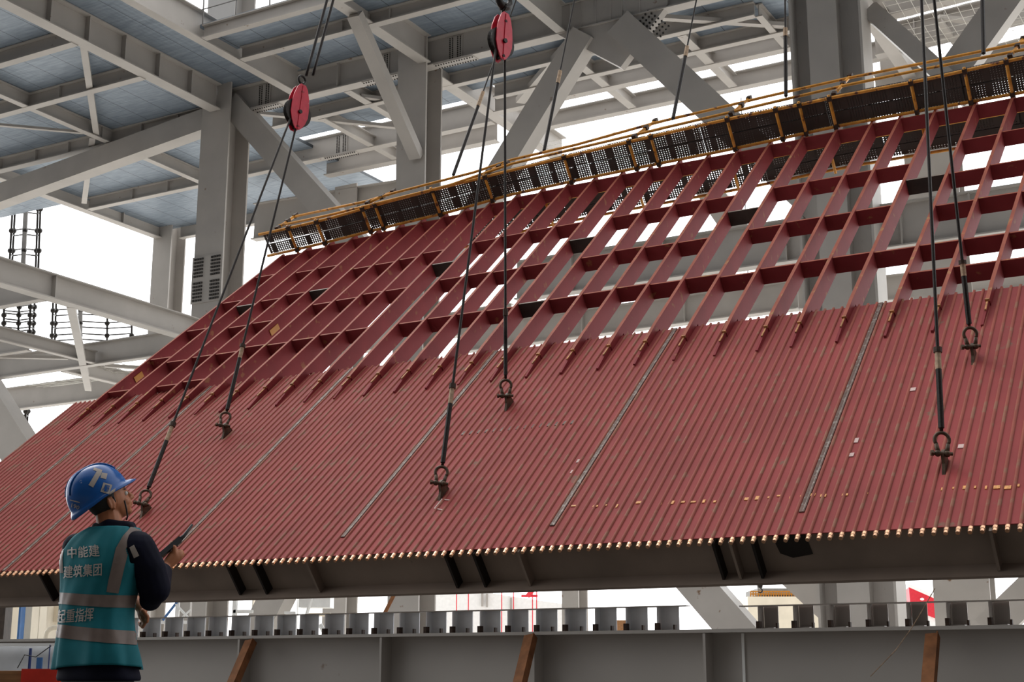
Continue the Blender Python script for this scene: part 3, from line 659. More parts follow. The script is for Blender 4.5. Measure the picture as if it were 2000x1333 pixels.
def planks(par, lo, hi, s0, s1, dt=0.03, seg=1.95, gap=0.035, m='perf'):
    s = s0
    while s < s1-0.3:
        e1 = min(s+seg-0.03, s1)
        for r_ in (0, 1):
            vs = []; n_ = 6
            for k in range(n_+1):
                ss = s+(e1-s)*k/n_; a0, a1 = lo(ss), hi(ss); h = a1-a0
                u0 = a0+(0.02 if r_ == 0 else gap*0.4)+(h/2)*r_; u1 = a0+(h/2)*(r_+1)-gap*0.5
                vs += [PL(ss, tW(ss)+dt, u0), PL(ss, tW(ss)+dt, u1), PL(ss, tW(ss)+dt+0.035, u0), PL(ss, tW(ss)+dt+0.035, u1)]
            me = bpy.data.meshes.new('perforated_board'); org = ROOT[par.name]
            fs = []
            for k in range(n_): fs.append((4*k, 4*k+4, 4*k+5, 4*k+1))
            for k in range(n_): fs.append((4*k, 4*k+2, 4*k+6, 4*k+4)); fs.append((4*k+1, 4*k+5, 4*k+7, 4*k+3))
            fs += [(0, 1, 3, 2), (4*n_, 4*n_+2, 4*n_+3, 4*n_+1)]
            me.from_pydata([v-org for v in vs], [], fs); me.materials.append(M[m]); me.materials.append(M['bare'])
            ul = me.uv_layers.new(name='UVMap')
            for pi_, pl in enumerate(me.polygons):
                if pi_ >= n_: pl.material_index = 1
                for li in pl.loop_indices:
                    v_ = vs[me.loops[li].vertex_index]-O; ul.data[li].uv = (v_.dot(A)+10, v_.dot(N)+10)
            o = bpy.data.objects.new('perforated_board', me); COL.objects.link(o); o.parent = par; ROOT[o.name] = org
        s = e1+0.03
planks(walk, lambda s: 0.13, oT, WB[0][0]-0.02, 12.8, gap=0.02)
planks(walk, lambda s: 0.07, lambda s: oT(s)-0.0, -0.6, 12.9, dt=0.11, seg=1.37, gap=0.004, m='perf2')
posts = [582, 636, 726, 751, 862, 964, 1118, 1245, 1288, 1437, 1530, 1576, 1634, 1792, 1897, 1978]
for x in posts:
    y = None
    for (x0, y0), (x1, y1) in zip(bot, bot[1:]):
        if x0 <= x <= x1: y = y0+(y1-y0)*(x-x0)/(x1-x0)
    s_ = st(x, y, 0.13)[0]; t_ = tW(s_)-0.035
    b_ = MB(); b_.tube([PL(s_, t_, 0.06), PL(s_, t_, oT(s_)+0.06)], 0.024, 8); o = b_.build('post', M['pipe'], walk, smooth=True)
    for off in (0.13, oT(s_)):
        b_ = MB(); b_.box(PL(s_, t_+0.02, off), A*0.032, V*0.045, N*0.036); b_.build('coupler', M['coupler'], o)
# guard rails beyond the upper pipe
def railpts(px):
    out = []
    for x, y in px:
        o_ = 0.5
        for _ in range(4): p = st(x, y, o_); o_ = oT(p[0])+0.03
        out.append((p[0], p[1], o_))
    return out
r1 = railpts([(577,423),(717,393),(770,377),(925,337),(1000,312),(1125,283),(1280,240),(1500,188),(1570,172),(1660,152),(1800,124),(2000,83),(2090,62)])
r2 = railpts([(545,441),(640,421),(750,394),(875,363),(1000,320),(1250,261),(1420,221),(1500,202),(1650,167),(1800,136),(2000,97),(2090,77)])
for rr, nm in ((r1, 'outer_guard_rail'), (r2, 'inner_guard_rail')):
    b_ = MB(); b_.tube([PL(*p) for p in rr], 0.024, 8); b_.build(nm, M['pipe'], walk, smooth=True)
for x, y, x2, y2 in ((541, 447, 579, 420), (716, 398, 771, 373), (954, 335, 992, 318), (1237, 269, 1282, 235), (1427, 224, 1465, 191), (1628, 186, 1662, 147), (1972, 112, 2000, 74)):
    o_ = 0.5
    for _ in range(4): p = st(x, y, o_); o_ = oT(p[0])+0.02
    q_ = st(x2, y2, o_+0.01)
    b_ = MB(); P0, P1 = PL(p[0], p[1], o_), PL(q_[0], q_[1], o_+0.01); b_.tube([P0, P1], 0.026, 8); o = b_.build('outrigger_pipe', M['pipe'], walk, smooth=True)
    for f_ in (0.05, 0.55, 0.95):
        b_ = MB(); b_.box(P0.lerp(P1, f_), A*0.035, V*0.05, N*0.035); b_.build('coupler', M['coupler'], o)
# lower perforated deck behind the ribs
lw = empty('scaffold_platform', PL(5, 10.2, -0.5), 'second perforated board platform with orange pipes, seen between the upper rib ends', 'scaffold')
for off, nm in ((-0.17, 'upper_pipe'), (-0.57, 'lower_pipe')):
    b_ = MB(); b_.tube([PL(s, tW(s)+0.12, off) for s in sg if s > 0.5], 0.024, 8); b_.build(nm, M['pipe'], lw, smooth=True)
planks(lw, lambda s: -0.56, lambda s: -0.18, 0.6, 12.8, dt=0.16, gap=0.012)
planks(lw, lambda s: -0.55, lambda s: -0.19, 2.2, 3.9, dt=0.28, seg=0.9, gap=0.004)
planks(lw, lambda s: -0.55, lambda s: -0.19, 6.6, 12.8, dt=0.28, seg=1.37, gap=0.004)
for s_ in (1.2, 2.9, 4.5, 6.1, 7.6, 9.0, 10.5):
    b_ = MB(); b_.tube([PL(s_, tW(s_)+0.09, -0.12), PL(s_, tW(s_)+0.09, -0.62)], 0.024, 8); b_.build('post', M['pipe'], lw, smooth=True)
# ------------------------------------------------------------------ front girder and bracket rail
def GP(t_, z, d=0.0): return Vector((-4.08, 15.97, 0))+A*t_+B*d+Z*z
gt = 1.635
g_ = MB(); t0, t1 = -6.0, 15.0
g_.box(GP((t0+t1)/2, gt-0.015, 0.0), A*((t1-t0)/2), B*0.19, Z*0.015)
g_.box(GP((t0+t1)/2, 0.88, 0.0), A*((t1-t0)/2), B*0.012, Z*0.73)
g_.box(GP((t0+t1)/2, 0.135, 0.0), A*((t1-t0)/2), B*0.19, Z*0.015)
gd = g_.build('long_girder', M['grey'], label='long dark grey plate girder standing across the bottom of the picture', cat='girder')
def gpos(x): # parameter along the girder for a picture column at the girder top
    r = ray(x, 1232); p0 = GP(0, 0); # intersect vertical plane
    k = (p0-CAM).dot(B)/r.dot(B); return ((CAM+r*k)-p0).dot(A)
for x in (765, 1390, 490, 1060, 200):
    b_ = MB(); b_.box(GP(gpos(x), 0.88, -0.10), A*0.012, B*0.09, Z*0.72); b_.build('stiffener', M['grey'], gd)
b_ = MB(); b_.box(GP(gpos(1452), 0.88, -0.02), A*0.012, B*0.008, Z*0.72); b_.build('weld_line', M['white'], gd, label='pale vertical weld line')
for x in (0, 640, 1400, 2100):
    b_ = MB(); b_.box(GP(gpos(x), 0.06, 0.0), A*0.25, B*0.3, Z*0.06)
    b_.build('timber_sleeper', M['wood'], label={0: 'timber sleeper under the girder behind the worker', 640: 'timber sleeper under the girder left of centre', 1400: 'timber sleeper under the girder right of centre', 2100: 'timber sleeper under the girder off to the right'}[x], cat='timber')
rl = empty('bracket_rail', GP(6, gt, 0), 'thin rail on a row of small pale brackets standing on the long girder', 'rail')
bx = [240, 283, 326, 369, 411, 456, 501, 545, 589, 638, 685.5, 734, 784, 836, 887, 941, 995, 1051, 1107, 1166, 1226, 1287]
bx2 = [1485, 1554, 1625, 1699, 1776, 1854, 1937, 2027]
for grp, hh in ((bx, 0.21), (bx2, 0.195)):
    a0, a1 = gpos(grp[0])-0.18, gpos(grp[-1])+0.28
    b_ = MB(); b_.box(GP((a0+a1)/2, gt+hh+0.004, 0.03), A*((a1-a0)/2), B*0.05, Z*0.005); b_.build('flat_rail', M['grey'], rl)
    for x in grp:
        c_ = gpos(x); b_ = MB()
        if grp is bx:
            b_.box(GP(c_+0.09, gt+hh/2, 0.06), A*0.085, B*0.005, Z*(hh/2)); b_.box(GP(c_, gt+hh/2, 0.03), A*0.006, B*0.06, Z*(hh/2))
        else:
            b_.box(GP(c_, gt+hh/2, 0.03), A*0.006, B*0.06, Z*(hh/2)); b_.box(GP(c_+0.07, gt+hh/2, 0.10), A*0.065, B*0.005, Z*(hh/2)); b_.box(GP(c_+0.06, gt+0.006, 0.03), A*0.07, B*0.05, Z*0.006, mi=0)
        o = b_.build('bracket', M['bracket'] if grp is bx else M['grey'], rl)
        b_ = MB(); b_.box(GP(c_, gt+0.03, -0.03), A*0.016, B*0.03, Z*0.035); b_.build('clip', M['coupler'], o)
        b_ = MB(); b_.box(GP(c_+0.16, gt+0.02, -0.01), A*0.008, B*0.02, Z*0.028); b_.build('clip', M['coupler'], o)
for (x0, y0, x1, y1, lab) in ((487, 1252, 430, 1385, 'rusty flat bar leaning on the girder left of centre'), (1034, 1242, 1000, 1385, 'rusty flat bar leaning on the girder at the centre'), (1820, 1240, 1808, 1385, 'rusty flat bar leaning on the girder at the right')):
    P = GP(0, 0, -0.22); a_ = onpl(x0, y0, P, B); P = GP(0, 0, -0.75); c_ = onpl(x1, y1, P, B); d = (c_-a_); c_ = a_+d*((a_.z-0.02)/(-d.z))
    b_ = MB(); b_.bar(a_, c_, 0.10, 0.03, up=B*-1); b_.bar(a_+A*0.045+B*0.03, c_+A*0.045+B*0.03, 0.01, 0.08, up=B*-1); b_.build('leaning_bar', M['rust'], label=lab, cat='bar')
# thin cord
b_ = MB(); b_.tube([onpl(x, y, GP(0, 0, -0.25), B) for x, y in ((1826, 1150), (1800, 1195), (1780, 1228), (1750, 1270), (1700, 1322))], 0.004, 5)
b_.build('thin_cord', M['sleeve'], label='thin tan cord hanging over the girder at the right', cat='cord')

# ------------------------------------------------------------------ far background beyond the frame
def farbox(x0, y0, x1, y1, Y, depth, name, m, lab, cat, ground=True):
    a_ = atY(x0, y1, Y); c_ = atY(x1, y0, Y); z1 = c_.z; z0_ = 0 if ground else a_.z
    b_ = MB(); b_.box(Vector(((a_.x+c_.x)/2, Y+depth/2, (z0_+z1)/2)), Vector(((c_.x-a_.x)/2, 0, 0)), Vector((0, depth/2, 0)), Vector((0, 0, (z1-z0_)/2)))
    return b_.build(name, M[m], label=lab, cat=cat)
# red ship bow
b_ = MB(); Y = 150
hull = [atY(x, y, Y) for x, y in ((1775, 1146), (1842, 1176), (1900, 1190), (1900, 1235), (1840, 1214), (1796, 1196), (1778, 1180))]
b_.prism(hull, Vector((3, 14, 0))); o = b_.build('ship', M['ship'], label='red ship bow far away at the lower right', cat='ship')
b_ = MB(); q_ = [atY(x, y, Y-0.2) for x, y in ((1772, 1140), (1842, 1170), (1900, 1184), (1900, 1191), (1842, 1177), (1774, 1147))]; b_.prism(q_, Vector((3, 14, 0))); b_.build('bulwark', M['white'], o)
b_ = MB(); b_.ball(atY(1801, 1171, Y-0.3), (0.22, 0.05, 0.14)); b_.build('hawse_hole', M['white'], o)
b_ = MB(); q_ = [atY(x, y, Y+0.2) for x, y in ((1796, 1196), (1840, 1214), (1900, 1235), (1900, 1327.6), (1800, 1327.6))]; b_.prism(q_, Vector((3, 12, 0))); b_.build('lower_hull', M['white'], o)
# cream hall with balcony rail and crane hook
farbox(1464, 1166, 1600, 1260, 110, 20, 'hall_building', 'cream', 'cream hall with a railing, far away right of centre', 'building')
cb = bpy.data.objects['hall_building']
b_ = MB()
for x in range(1466, 1596, 5): b_.tube([atY(x, 1166, 111), atY(x, 1156, 111)], 0.05, 5)
for y in (1156, 1161): b_.tube([atY(1466, y, 111), atY(1590, y, 111)], 0.05, 5)
b_.build('railing', M['yellow'], cb)
b_ = MB(); b_.box(atY(1515, 1160, 118), Vector((2.0, 0, 0)), Vector((0, 3, 0)), Vector((0, 0, 0.26))); b_.build('roof_louvre', M['grey_splice'], cb)
b_ = MB(); c_ = atY(1485, 1142, 60); b_.prism([c_+Vector((-.18, 0, .35)), c_+Vector((.2, 0, .35)), c_+Vector((.08, 0, -.15)), c_+Vector((-.08, 0, -.15))], Vector((0, 0.3, 0)))
hk_ = b_.build('distant_hook_block', M['dark'], label='small dark crane hook block hanging in front of the cream hall', cat='hook block')
b_ = MB(); torus_arc(b_, c_+Vector((0, .1, -.25)), Vector((1, 0, 0)), Z, 0.09, 0.03, -2.6, 1.4, 12); b_.build('hook', M['dark'], hk_)
b_ = MB(); b_.tube([c_+Z*0.3, c_+Z*22], 0.02, 5); b_.build('cable', M['dark'], hk_)
# white storage shed with sloping roof line
b_ = MB(); Y = 120; b_.prism([atY(x, y, Y) for x, y in ((842, 1140), (1040, 1172), (1098, 1180), (1098, 1333.6), (842, 1333.6))], Vector((0, 25, 0)))
o = b_.build('white_shed', M['white'], label='white sloping-roofed shed far away below the middle of the panel', cat='building')
for x in (942, 951, 998): 
    b_ = MB(); yy = 1140+(x-842)*0.162+4; b_.box(atY(x, yy+12, Y-0.2), Vector((.09, 0, 0)), Vector((0, 0.1, 0)), Vector((0, 0, .55))); b_.build('vent', M['grey'], o)
mf = empty('mast_frame', atY(970, 1330, Y-6), 'thin red masts in front of the white shed', 'mast')
for x in (892, 915, 980, 1003, 1040, 1048):
    b_ = MB(); p_ = atY(x, 1145, Y-6); b_.tube([Vector((p_.x, p_.y, 0)), p_], 0.045, 5); b_.build('mast', M['ship'], mf)
for q_ in ((1030, 1166, 1046, 1146, .2), (1018, 1165, 1050, 1165, .1), (965, 1153, 985, 1151, .1)):
    b_ = MB(); b_.tube([atY(q_[0], q_[1], Y-6), atY(q_[2], q_[3], Y-6)], q_[4], 5); b_.build('arm', M['ship'], mf)
farbox(1190, 1212, 1224, 1240, 90, 4, 'timber_stack', 'wood', 'brown stack far away seen between two brackets', 'stack')
# left cream frame and pipework
def fb(x0, y0, x1, y1, Y, dep, m, par, nm):
    a_ = atY(x0, y1, Y); c_ = atY(x1, y0, Y); b_ = MB(); b_.box(Vector(((a_.x+c_.x)/2, Y+dep/2, (a_.z+c_.z)/2)), Vector(((c_.x-a_.x)/2, 0, 0)), Vector((0, dep/2, 0)), Vector((0, 0, (c_.z-a_.z)/2)))
    return b_.build(nm, M[m], par)
ph = empty('cream_pipe_house', atY(60, 1262, 40), 'cream clad frame with grey pipes beyond the worker at lower left', 'building')
fb(14, 1150, 28, 1330, 40, .5, 'cream', ph, 'post'); fb(36, 1150, 66, 1330, 42, 3, 'cream', ph, 'wall_panel'); fb(30, 1150, 36, 1330, 41.5, .4, 'bluesteel', ph, 'blue_pipe'); fb(68, 1150, 80, 1330, 40, .6, 'cream', ph, 'post')
fb(80, 1215, 130, 1330, 46, 1, 'bare', ph, 'opening_shade_box'); fb(80, 1185, 130, 1215, 44, 1, 'cream', ph, 'beam'); fb(80, 1165, 130, 1172, 43, .6, 'grey', ph, 'rail'); fb(-60, 1150, 14, 1330, 47, 1, 'bare', ph, 'opening_shade_box')  # opening boxes are solid, their dark colour stands for the shade inside
b_ = MB(); b_.tube([atY(x, y, 38) for x, y in ((90, 1330), (90, 1245), (92, 1236), (97, 1230), (104, 1227), (125, 1227))], 0.065, 10); b_.build('bent_pipe', M['cream'], ph, smooth=True)
tw = empty('truss_frame', atY(600, 1262, 45), 'white steel pipe trestle beyond the girder, left of centre', 'frame')
fb(574, 1090, 583, 1383, 45, .3, 'white', tw, 'post'); fb(583, 1166, 645, 1187, 46, 1, 'white', tw, 'duct'); fb(555, 1195, 575, 1200, 45, .3, 'white', tw, 'bracket_arm'); fb(600, 1198, 645, 1204, 47, .5, 'cream', tw, 'pipe')
fb(455, 1192, 492, 1198, 45, .3, 'white', tw, 'cross_bar'); fb(452, 1090, 458, 1383, 45, .3, 'white', tw, 'post'); fb(486, 1090, 496, 1383, 47, .5, 'cream', tw, 'post')
b_ = MB(); b_.tube([atY(596, 1210, 46), atY(620, 1135, 46)], 0.06, 6); b_.tube([atY(628, 1260, 44), atY(645, 1215, 44)], 0.1, 6); b_.tube([atY(645, 1260, 44), atY(625, 1220, 44)], 0.08, 6); b_.build('diagonal', M['white'], tw)
tl_ = empty('lattice_support', atY(340, 1262, 42), 'white lattice support right of the worker below the panel', 'frame')
fb(300, 1213, 372, 1219, 42, .2, 'white', tl_, 'rail'); fb(339, 1172, 343, 1388, 42, .1, 'white', tl_, 'post'); fb(348, 1165, 372, 1212, 44, .3, 'grey', tl_, 'panel')
b_ = MB(); b_.tube([atY(318, 1212, 42), atY(355, 1165, 42)], 0.04, 6); b_.build('blue_brace', M['bluesteel'], tl_)
b_ = MB(); b_.tube([atY(372, 1212, 42), atY(342, 1180, 42)], 0.04, 6); b_.tube([atY(348, 1214, 42), atY(372, 1192, 42)], 0.03, 6); b_.build('brace', M['white'], tl_)
b_ = MB(); b_.tube([onpl(x, y, atY(0, 1160, 40), Vector((0, 1, 0))) for x, y in ((780, 1142), (748, 1205))], 0.06, 6); b_.build('rusty_stay', M['rust'], label='thin rust brown stay in front of the back column below the panel', cat='brace')
# pale fence with navy posts at lower left
fn = empty('site_fence', atY(50, 1320, 13), 'pale mesh fence with blue posts at the lower left corner', 'fence')
fb(-80, 1259, 160, 1330, 13.4, .03, 'bracket', fn, 'mesh_panel'); fb(-80, 1257, 160, 1263, 13.3, .05, 'white', fn, 'top_rail')
fb(52, 1267, 60, 1335, 13.1, .04, 'darkblue', fn, 'post'); fb(91, 1260, 97, 1335, 13.15, .03, 'darkblue', fn, 'post')
fb(68, 1285, 82, 1335, 13.25, .03, 'bluesteel', fn, 'sign_board')
b_ = MB(); b_.tube([atY(x, y, 13.0) for x, y in ((34, 1306), (48, 1280), (70, 1284), (100, 1262))], 0.005, 5); b_.build('wire', M['dark'], fn)
# crate
cr = empty('timber_crate', Vector((atY(40, 1310, 9).x, 9.2, 0)), 'brown timber crate top with a red cloth at the lower left corner', 'crate')
c0 = atY(-40, 1316, 9); c1 = atY(130, 1311, 9)
b_ = MB(); b_.box(Vector(((c0.x+c1.x)/2, 9.4, c1.z/2)), Vector(((c1.x-c0.x)/2, 0, 0)), Vector((0, 0.4, 0)), Vector((0, 0, c1.z/2))); b_.build('box', M['wood'], cr)
b_ = MB(); xa, xb = atY(44, 1311, 9).x, atY(120, 1311, 9).x; b_.box(Vector(((xa+xb)/2, 9.35, c1.z-0.25)), Vector(((xb-xa)/2, 0, 0)), Vector((0, 0.37, 0)), Vector((0, 0, 0.262))); b_.build('cloth', M['redcloth'], cr)
# left scaffolding towers
def tower(xs, y0, y1, rings, Y, lab):
    e = empty('scaffold_tower', atY(xs[0], y1, Y), lab, 'scaffold')
    for i, (xt, xb) in enumerate(xs):
        b_ = MB(); b_.tube([atY(xt, y0, Y+(i % 2)*1.2), atY(xb, y1, Y+(i % 2)*1.2)], 0.07 if i not in (2, 3) else 0.12, 6); b_.build('standard', M['dark'] if i not in (2, 3) else M['grey_splice'], e)
    for y in rings:
        b_ = MB(); L_ = [atY(xs[0][0]+(xs[0][1]-xs[0][0])*(y-y0)/(y1-y0), y, Y), atY(xs[2][0]+(xs[2][1]-xs[2][0])*(y-y0)/(y1-y0), y+8, Y), atY(xs[-1][0]+(xs[-1][1]-xs[-1][0])*(y-y0)/(y1-y0), y+3, Y+1.2), atY(xs[1][0]+(xs[1][1]-xs[1][0])*(y-y0)/(y1-y0), y-6, Y+1.2)]
        for k in range(4): b_.tube([L_[k], L_[(k+1) % 4]], 0.06, 5)
        for k in range(4): b_.ball(L_[k], 0.22, nu=8, nv=6)
        for k in range(4): b_.tube([L_[k]-Z*0.5, L_[(k+1) % 4]-Z*0.45], 0.05, 5)
        b_.build('ring_frame', M['dark'], e)
    return e
def tower(xs, y0, y1, rings, Y, lab):
    e = empty('scaffold_tower', atY(xs[0][0], y1, Y), lab, 'scaffold')
    def px(i, y): return xs[i][0]+(xs[i][1]-xs[i][0])*(y-y0)/(y1-y0)
    n_ = len(xs)
    for i in range(n_):
        d_ = 1.2*(i % 2); big = n_ == 5 and i == 2
        b_ = MB(); b_.tube([atY(px(i, y0), y0, Y+d_), atY(px(i, y1), y1, Y+d_)], 0.11 if big else 0.05, 6); b_.build('standard', M['grey_splice' if big else 'dark'], e)
    for y in rings:
        b_ = MB()
        for dy in (0, 11):
            for i in range(n_-1):
                b_.tube([atY(px(i, y), y+dy+(i % 2)*3, Y+1.2*(i % 2)), atY(px(i+1, y), y+dy+3-(i % 2)*3, Y+1.2*((i+1) % 2))], 0.035, 5)
        for i in range(n_): b_.ball(atY(px(i, y), y+4, Y+1.2*(i % 2)), 0.13, nu=8, nv=6)
        b_.build('ring_frame', M['dark'], e)
    return e
tower([(26, 17), (31, 22), (52, 44), (75, 69), (80, 74)], 380, 545, (404, 447, 486), 62, 'tall dark scaffold mast standing against the white sky at left')
tower([(8, 7), (38, 35), (60, 57), (68, 64)], 585, 660, (596, 612, 628, 645), 62, 'dense scaffold tower under the large lower girder at left')
tower([(104, 101), (110, 107), (158, 156), (210, 209), (258, 257)], 585, 665, (603, 628, 652), 66, 'light scaffold railing left of the red ribs under the large lower girder')
tower([(24, 22), (34, 30), (52, 48), (56, 52)], 775, 845, (786, 800, 835), 62, 'small scaffold piece above the wide brace at lower left')
#PERSON
# ------------------------------------------------------------------ the worker
PY = 6.85; MPX = PY*1.0/FPX*1.005
def P(x, y, d=0.0): return atY(x, y, PY+d)
worker = empty('person', Vector((P(195, 1200).x, PY, 0.46)), 'person seen from behind in teal vest and blue helmet, looking up and holding a radio', 'person')
def remeshed(name, mb, m, parent, vox=0.008, smooth=2, label=None):
    o = mb.build(name, m, parent, smooth=True, label=label)
    md = o.modifiers.new('r', 'REMESH'); md.mode = 'VOXEL'; md.voxel_size = vox; md.use_smooth_shade = True
    sm = o.modifiers.new('s', 'SMOOTH'); sm.factor = 0.5; sm.iterations = smooth
    dg = bpy.context.evaluated_depsgraph_get(); me = bpy.data.meshes.new_from_object(o.evaluated_get(dg))
    o.modifiers.clear(); o.data = me
    me.polygons.foreach_set('use_smooth', [True]*len(me.polygons))
    return o
def basis(f, u):
    f = f.normalized(); u = (u-f*u.dot(f)).normalized(); return f, u, f.cross(u)
# head frame: hf forwards, hu up, hr towards the person's right (nearer the camera)
hf, hu, hr = basis(Vector((0.82, 0.40, 0.40)), Vector((-0.38, -0.25, 0.88)))
hc = P(209, 972, 0.0)
zf = Vector((0.45, 0.89, 0)); zs = Vector((0.89, -0.45, 0))      # chest direction and the person's right
bd = MB()
# skull, jaw, nose, ear, neck
bd.ball(hc, (0.096, 0.074, 0.108), (hf, hr, hu), 20, 14)
bd.ball(hc+hf*0.035-hu*0.055, (0.066, 0.058, 0.066), (hf, hr, hu), 16, 12)
bd.ball(hc+hf*0.068-hu*0.098, (0.026, 0.030, 0.020), (hf, hr, hu), 12, 8)
bd.ball(hc+hf*0.060-hu*0.050+hr*0.030, (0.034, 0.024, 0.026), (hf, hr, hu), 12, 8)
bd.ball(hc+hf*0.060-hu*0.050-hr*0.030, (0.034, 0.024, 0.026), (hf, hr, hu), 12, 8)
bd.ball(hc+hf*0.078+hu*0.010, (0.022, 0.045, 0.018), (hf, hr, hu), 12, 8)
bd.caps(hc+hf*0.092-hu*0.000, hc+hf*0.112-hu*0.038, 0.009, 0.014, 10)
for sg_ in (-1, 1): bd.ball(hc+hf*0.103-hu*0.042+hr*0.013*sg_, 0.0095, nu=8, nv=6)
bd.ball(hc+hf*0.096-hu*0.062, (0.012, 0.026, 0.006), (hf, hr, hu), 12, 8); bd.ball(hc+hf*0.093-hu*0.073, (0.012, 0.023, 0.007), (hf, hr, hu), 12, 8)
for sg_ in (-1, 1):
    ec = hc-hf*0.004-hu*0.030+hr*0.074*sg_
    bd.ball(ec, (0.019, 0.010, 0.032), (hf, hr, hu), 12, 10); bd.ball(ec-hf*0.012+hr*sg_*0.008, (0.008, 0.009, 0.030), (hf, hr, hu), 10, 8); bd.ball(ec-hu*0.028+hf*0.003, (0.009, 0.008, 0.010), (hf, hr, hu), 8, 6)
nb = P(216, 1040, 0.0)
bd.caps(hc-hu*0.05-hf*0.015, nb, 0.058, 0.066); bd.caps(nb, nb-Z*0.05, 0.066, 0.07)
# torso core and legs (inside the clothes)
ch, be, pe = P(200, 1110), P(193, 1210), P(192, 1300)
for c_, r_ in ((ch, (0.175, 0.10, 0.16)), (be, (0.155, 0.10, 0.16)), (pe, (0.16, 0.11, 0.13))): bd.ball(c_, r_, (zs, zf, Z), 18, 12)
SR, SL = P(268, 1073, -0.06), P(152, 1082, 0.10)
bd.caps(SR, P(240, 1075, 0), 0.05, 0.055); bd.caps(SL, P(160, 1080, 0.03), 0.045, 0.05)
ER = P(302, 1150, -0.02); WR = P(322, 1108, 0.20); EL = P(143, 1172, 0.18); WL = P(262, 1172, 0.20)
HRc = P(340, 1078, 0.235); HLc = P(277, 1203, 0.17)
bd.caps(SR, ER, 0.052, 0.042); bd.caps(ER, WR, 0.043, 0.028); bd.caps(SL, EL, 0.052, 0.042); bd.caps(EL, WL, 0.042, 0.027)
hipR, hipL = pe+zs*0.09-Z*0.05, pe-zs*0.09-Z*0.05
def leg(h, f_):
    k_ = Vector((h.x+0.01, h.y+0.03, 0.46+0.46)); a_ = Vector((h.x+0.01, h.y, 0.46+0.09))
    bd.caps(h, k_, 0.085, 0.058); bd.caps(k_, a_, 0.058, 0.04); return k_, a_
kR, aR = leg(hipR, 1); kL, aL = leg(hipL, -1)
# right hand gripping the radio: radio axis ra, palm on the far/left side
rA, rB, rC = P(314, 1086, 0.19), P(352, 1054, 0.25), P(376, 1025, 0.27)
ra = (rB-rA).normalized()
gc = P(338, 1080, 0.235); pn = (gc-WR).normalized()
side = ra.cross(Vector((0, 1, 0))).normalized(); side = side if side.z < 0 else -side     # below the radio on the screen
away = ra.cross(side).normalized(); away = away if away.y > 0 else -away
bd.caps(WR, gc+side*0.022-ra*0.01, 0.027, 0.034); palm = gc+side*0.026
bd.ball(palm, (0.044, 0.030, 0.030), (ra, side, away), 14, 10)
for i, (L_, r_) in enumerate(((0.068, 0.0092), (0.076, 0.0098), (0.072, 0.0095), (0.058, 0.0085))):
    b0 = palm+ra*(0.034-0.021*i)+side*0.012+away*0.010
    b1 = b0+side*0.004-away*-0.026; b1 = b0+away*0.030-side*0.004; b2 = b1-side*0.034+away*0.004; b3 = b2-away*0.022-side*0.004
    bd.caps(b0, b1, r_*1.15, r_, 8); bd.caps(b1, b2, r_, r_*0.95, 8); bd.caps(b2, b3, r_*0.95, r_*0.8, 8)
t0_ = palm-ra*0.012-away*0.018-side*0.004; t1_ = palm+ra*0.012-away*0.030-side*0.034; t2_ = palm+ra*0.022-away*0.022-side*0.066
bd.caps(t0_, t1_, 0.016, 0.0125, 10); bd.caps(t1_, t2_, 0.0125, 0.0095, 10)
# left hand resting against the right elbow, fingers curled down
dn = Vector((0.12, 0.0, -1)).normalized(); acr = Vector((0.35, -0.93, 0)).normalized(); ou = dn.cross(acr).normalized()
bd.caps(WL, HLc+Z*0.035, 0.028, 0.030)
bd.ball(HLc+Z*0.018, (0.040, 0.024, 0.045), (acr, ou, dn), 14, 10)
for i, (L_, r_) in enumerate(((0.040, 0.0095), (0.045, 0.0098), (0.042, 0.0095), (0.034, 0.0085))):
    b0 = HLc+acr*(0.030-0.0195*i)-Z*0.012; b1 = b0+dn*L_*0.62+Vector((0.012, -0.004, 0)); b2 = b1+dn*L_*0.35+Vector((-0.014, 0.016, 0)); b3 = b2+Vector((-0.018, 0.010, 0.012))
    bd.caps(b0, b1, r_*1.15, r_, 8); bd.caps(b1, b2, r_, r_*0.95, 8); bd.caps(b2, b3, r_*0.95, r_*0.8, 8)
b0 = HLc+acr*0.036+Z*0.020; bd.caps(b0, b0+dn*0.03+Vector((0.022, -0.006, 0)), 0.013, 0.0115, 8); bd.caps(b0+dn*0.03+Vector((0.022, -0.006, 0)), b0+dn*0.052+Vector((0.018, -0.006, 0)), 0.0115, 0.009, 8)
body = remeshed('body', bd, M['skin'], worker, 0.0045, 2)
# eyes, brows, hair
for sg_ in (-1, 1):
    e_ = MB(); ep_ = hc+hf*0.083-hu*0.012+hr*0.033*sg_
    e_.ball(ep_, 0.0115, nu=12, nv=8); o = e_.build('eye', M['eye'], worker, smooth=True)
    e_ = MB(); e_.ball(ep_+hf*0.008, 0.0062, nu=10, nv=6); e_.build('iris', M['hair'], o, smooth=True)
    e_ = MB(); e_.caps(hc+hf*0.093+hu*0.008+hr*0.018*sg_, hc+hf*0.085+hu*0.009+hr*0.046*sg_, 0.004, 0.003, 6); e_.build('eyebrow', M['hair'], worker)
h_ = MB(); h_.ball(hc-hf*0.016+hu*0.006, (0.090, 0.0795, 0.104), (hf, hr, hu), 20, 14)
k_ = MB(); keep = []
for i, f_ in enumerate(h_.f):
    c_ = sum((h_.v[j] for j in f_), Vector())/len(f_)-hc
    if c_.dot(hu) > -0.012 or (c_.dot(hf) < -0.005 and c_.dot(hu) > -0.075): keep.append(f_)
h_.f = keep; h_.mi = [0]*len(keep)
h_.caps(hc+hf*0.012-hu*0.012+hr*0.074, hc+hf*0.014-hu*0.032+hr*0.073, 0.007, 0.004, 6)
h_.build('hair', M['hair'], worker, smooth=True)
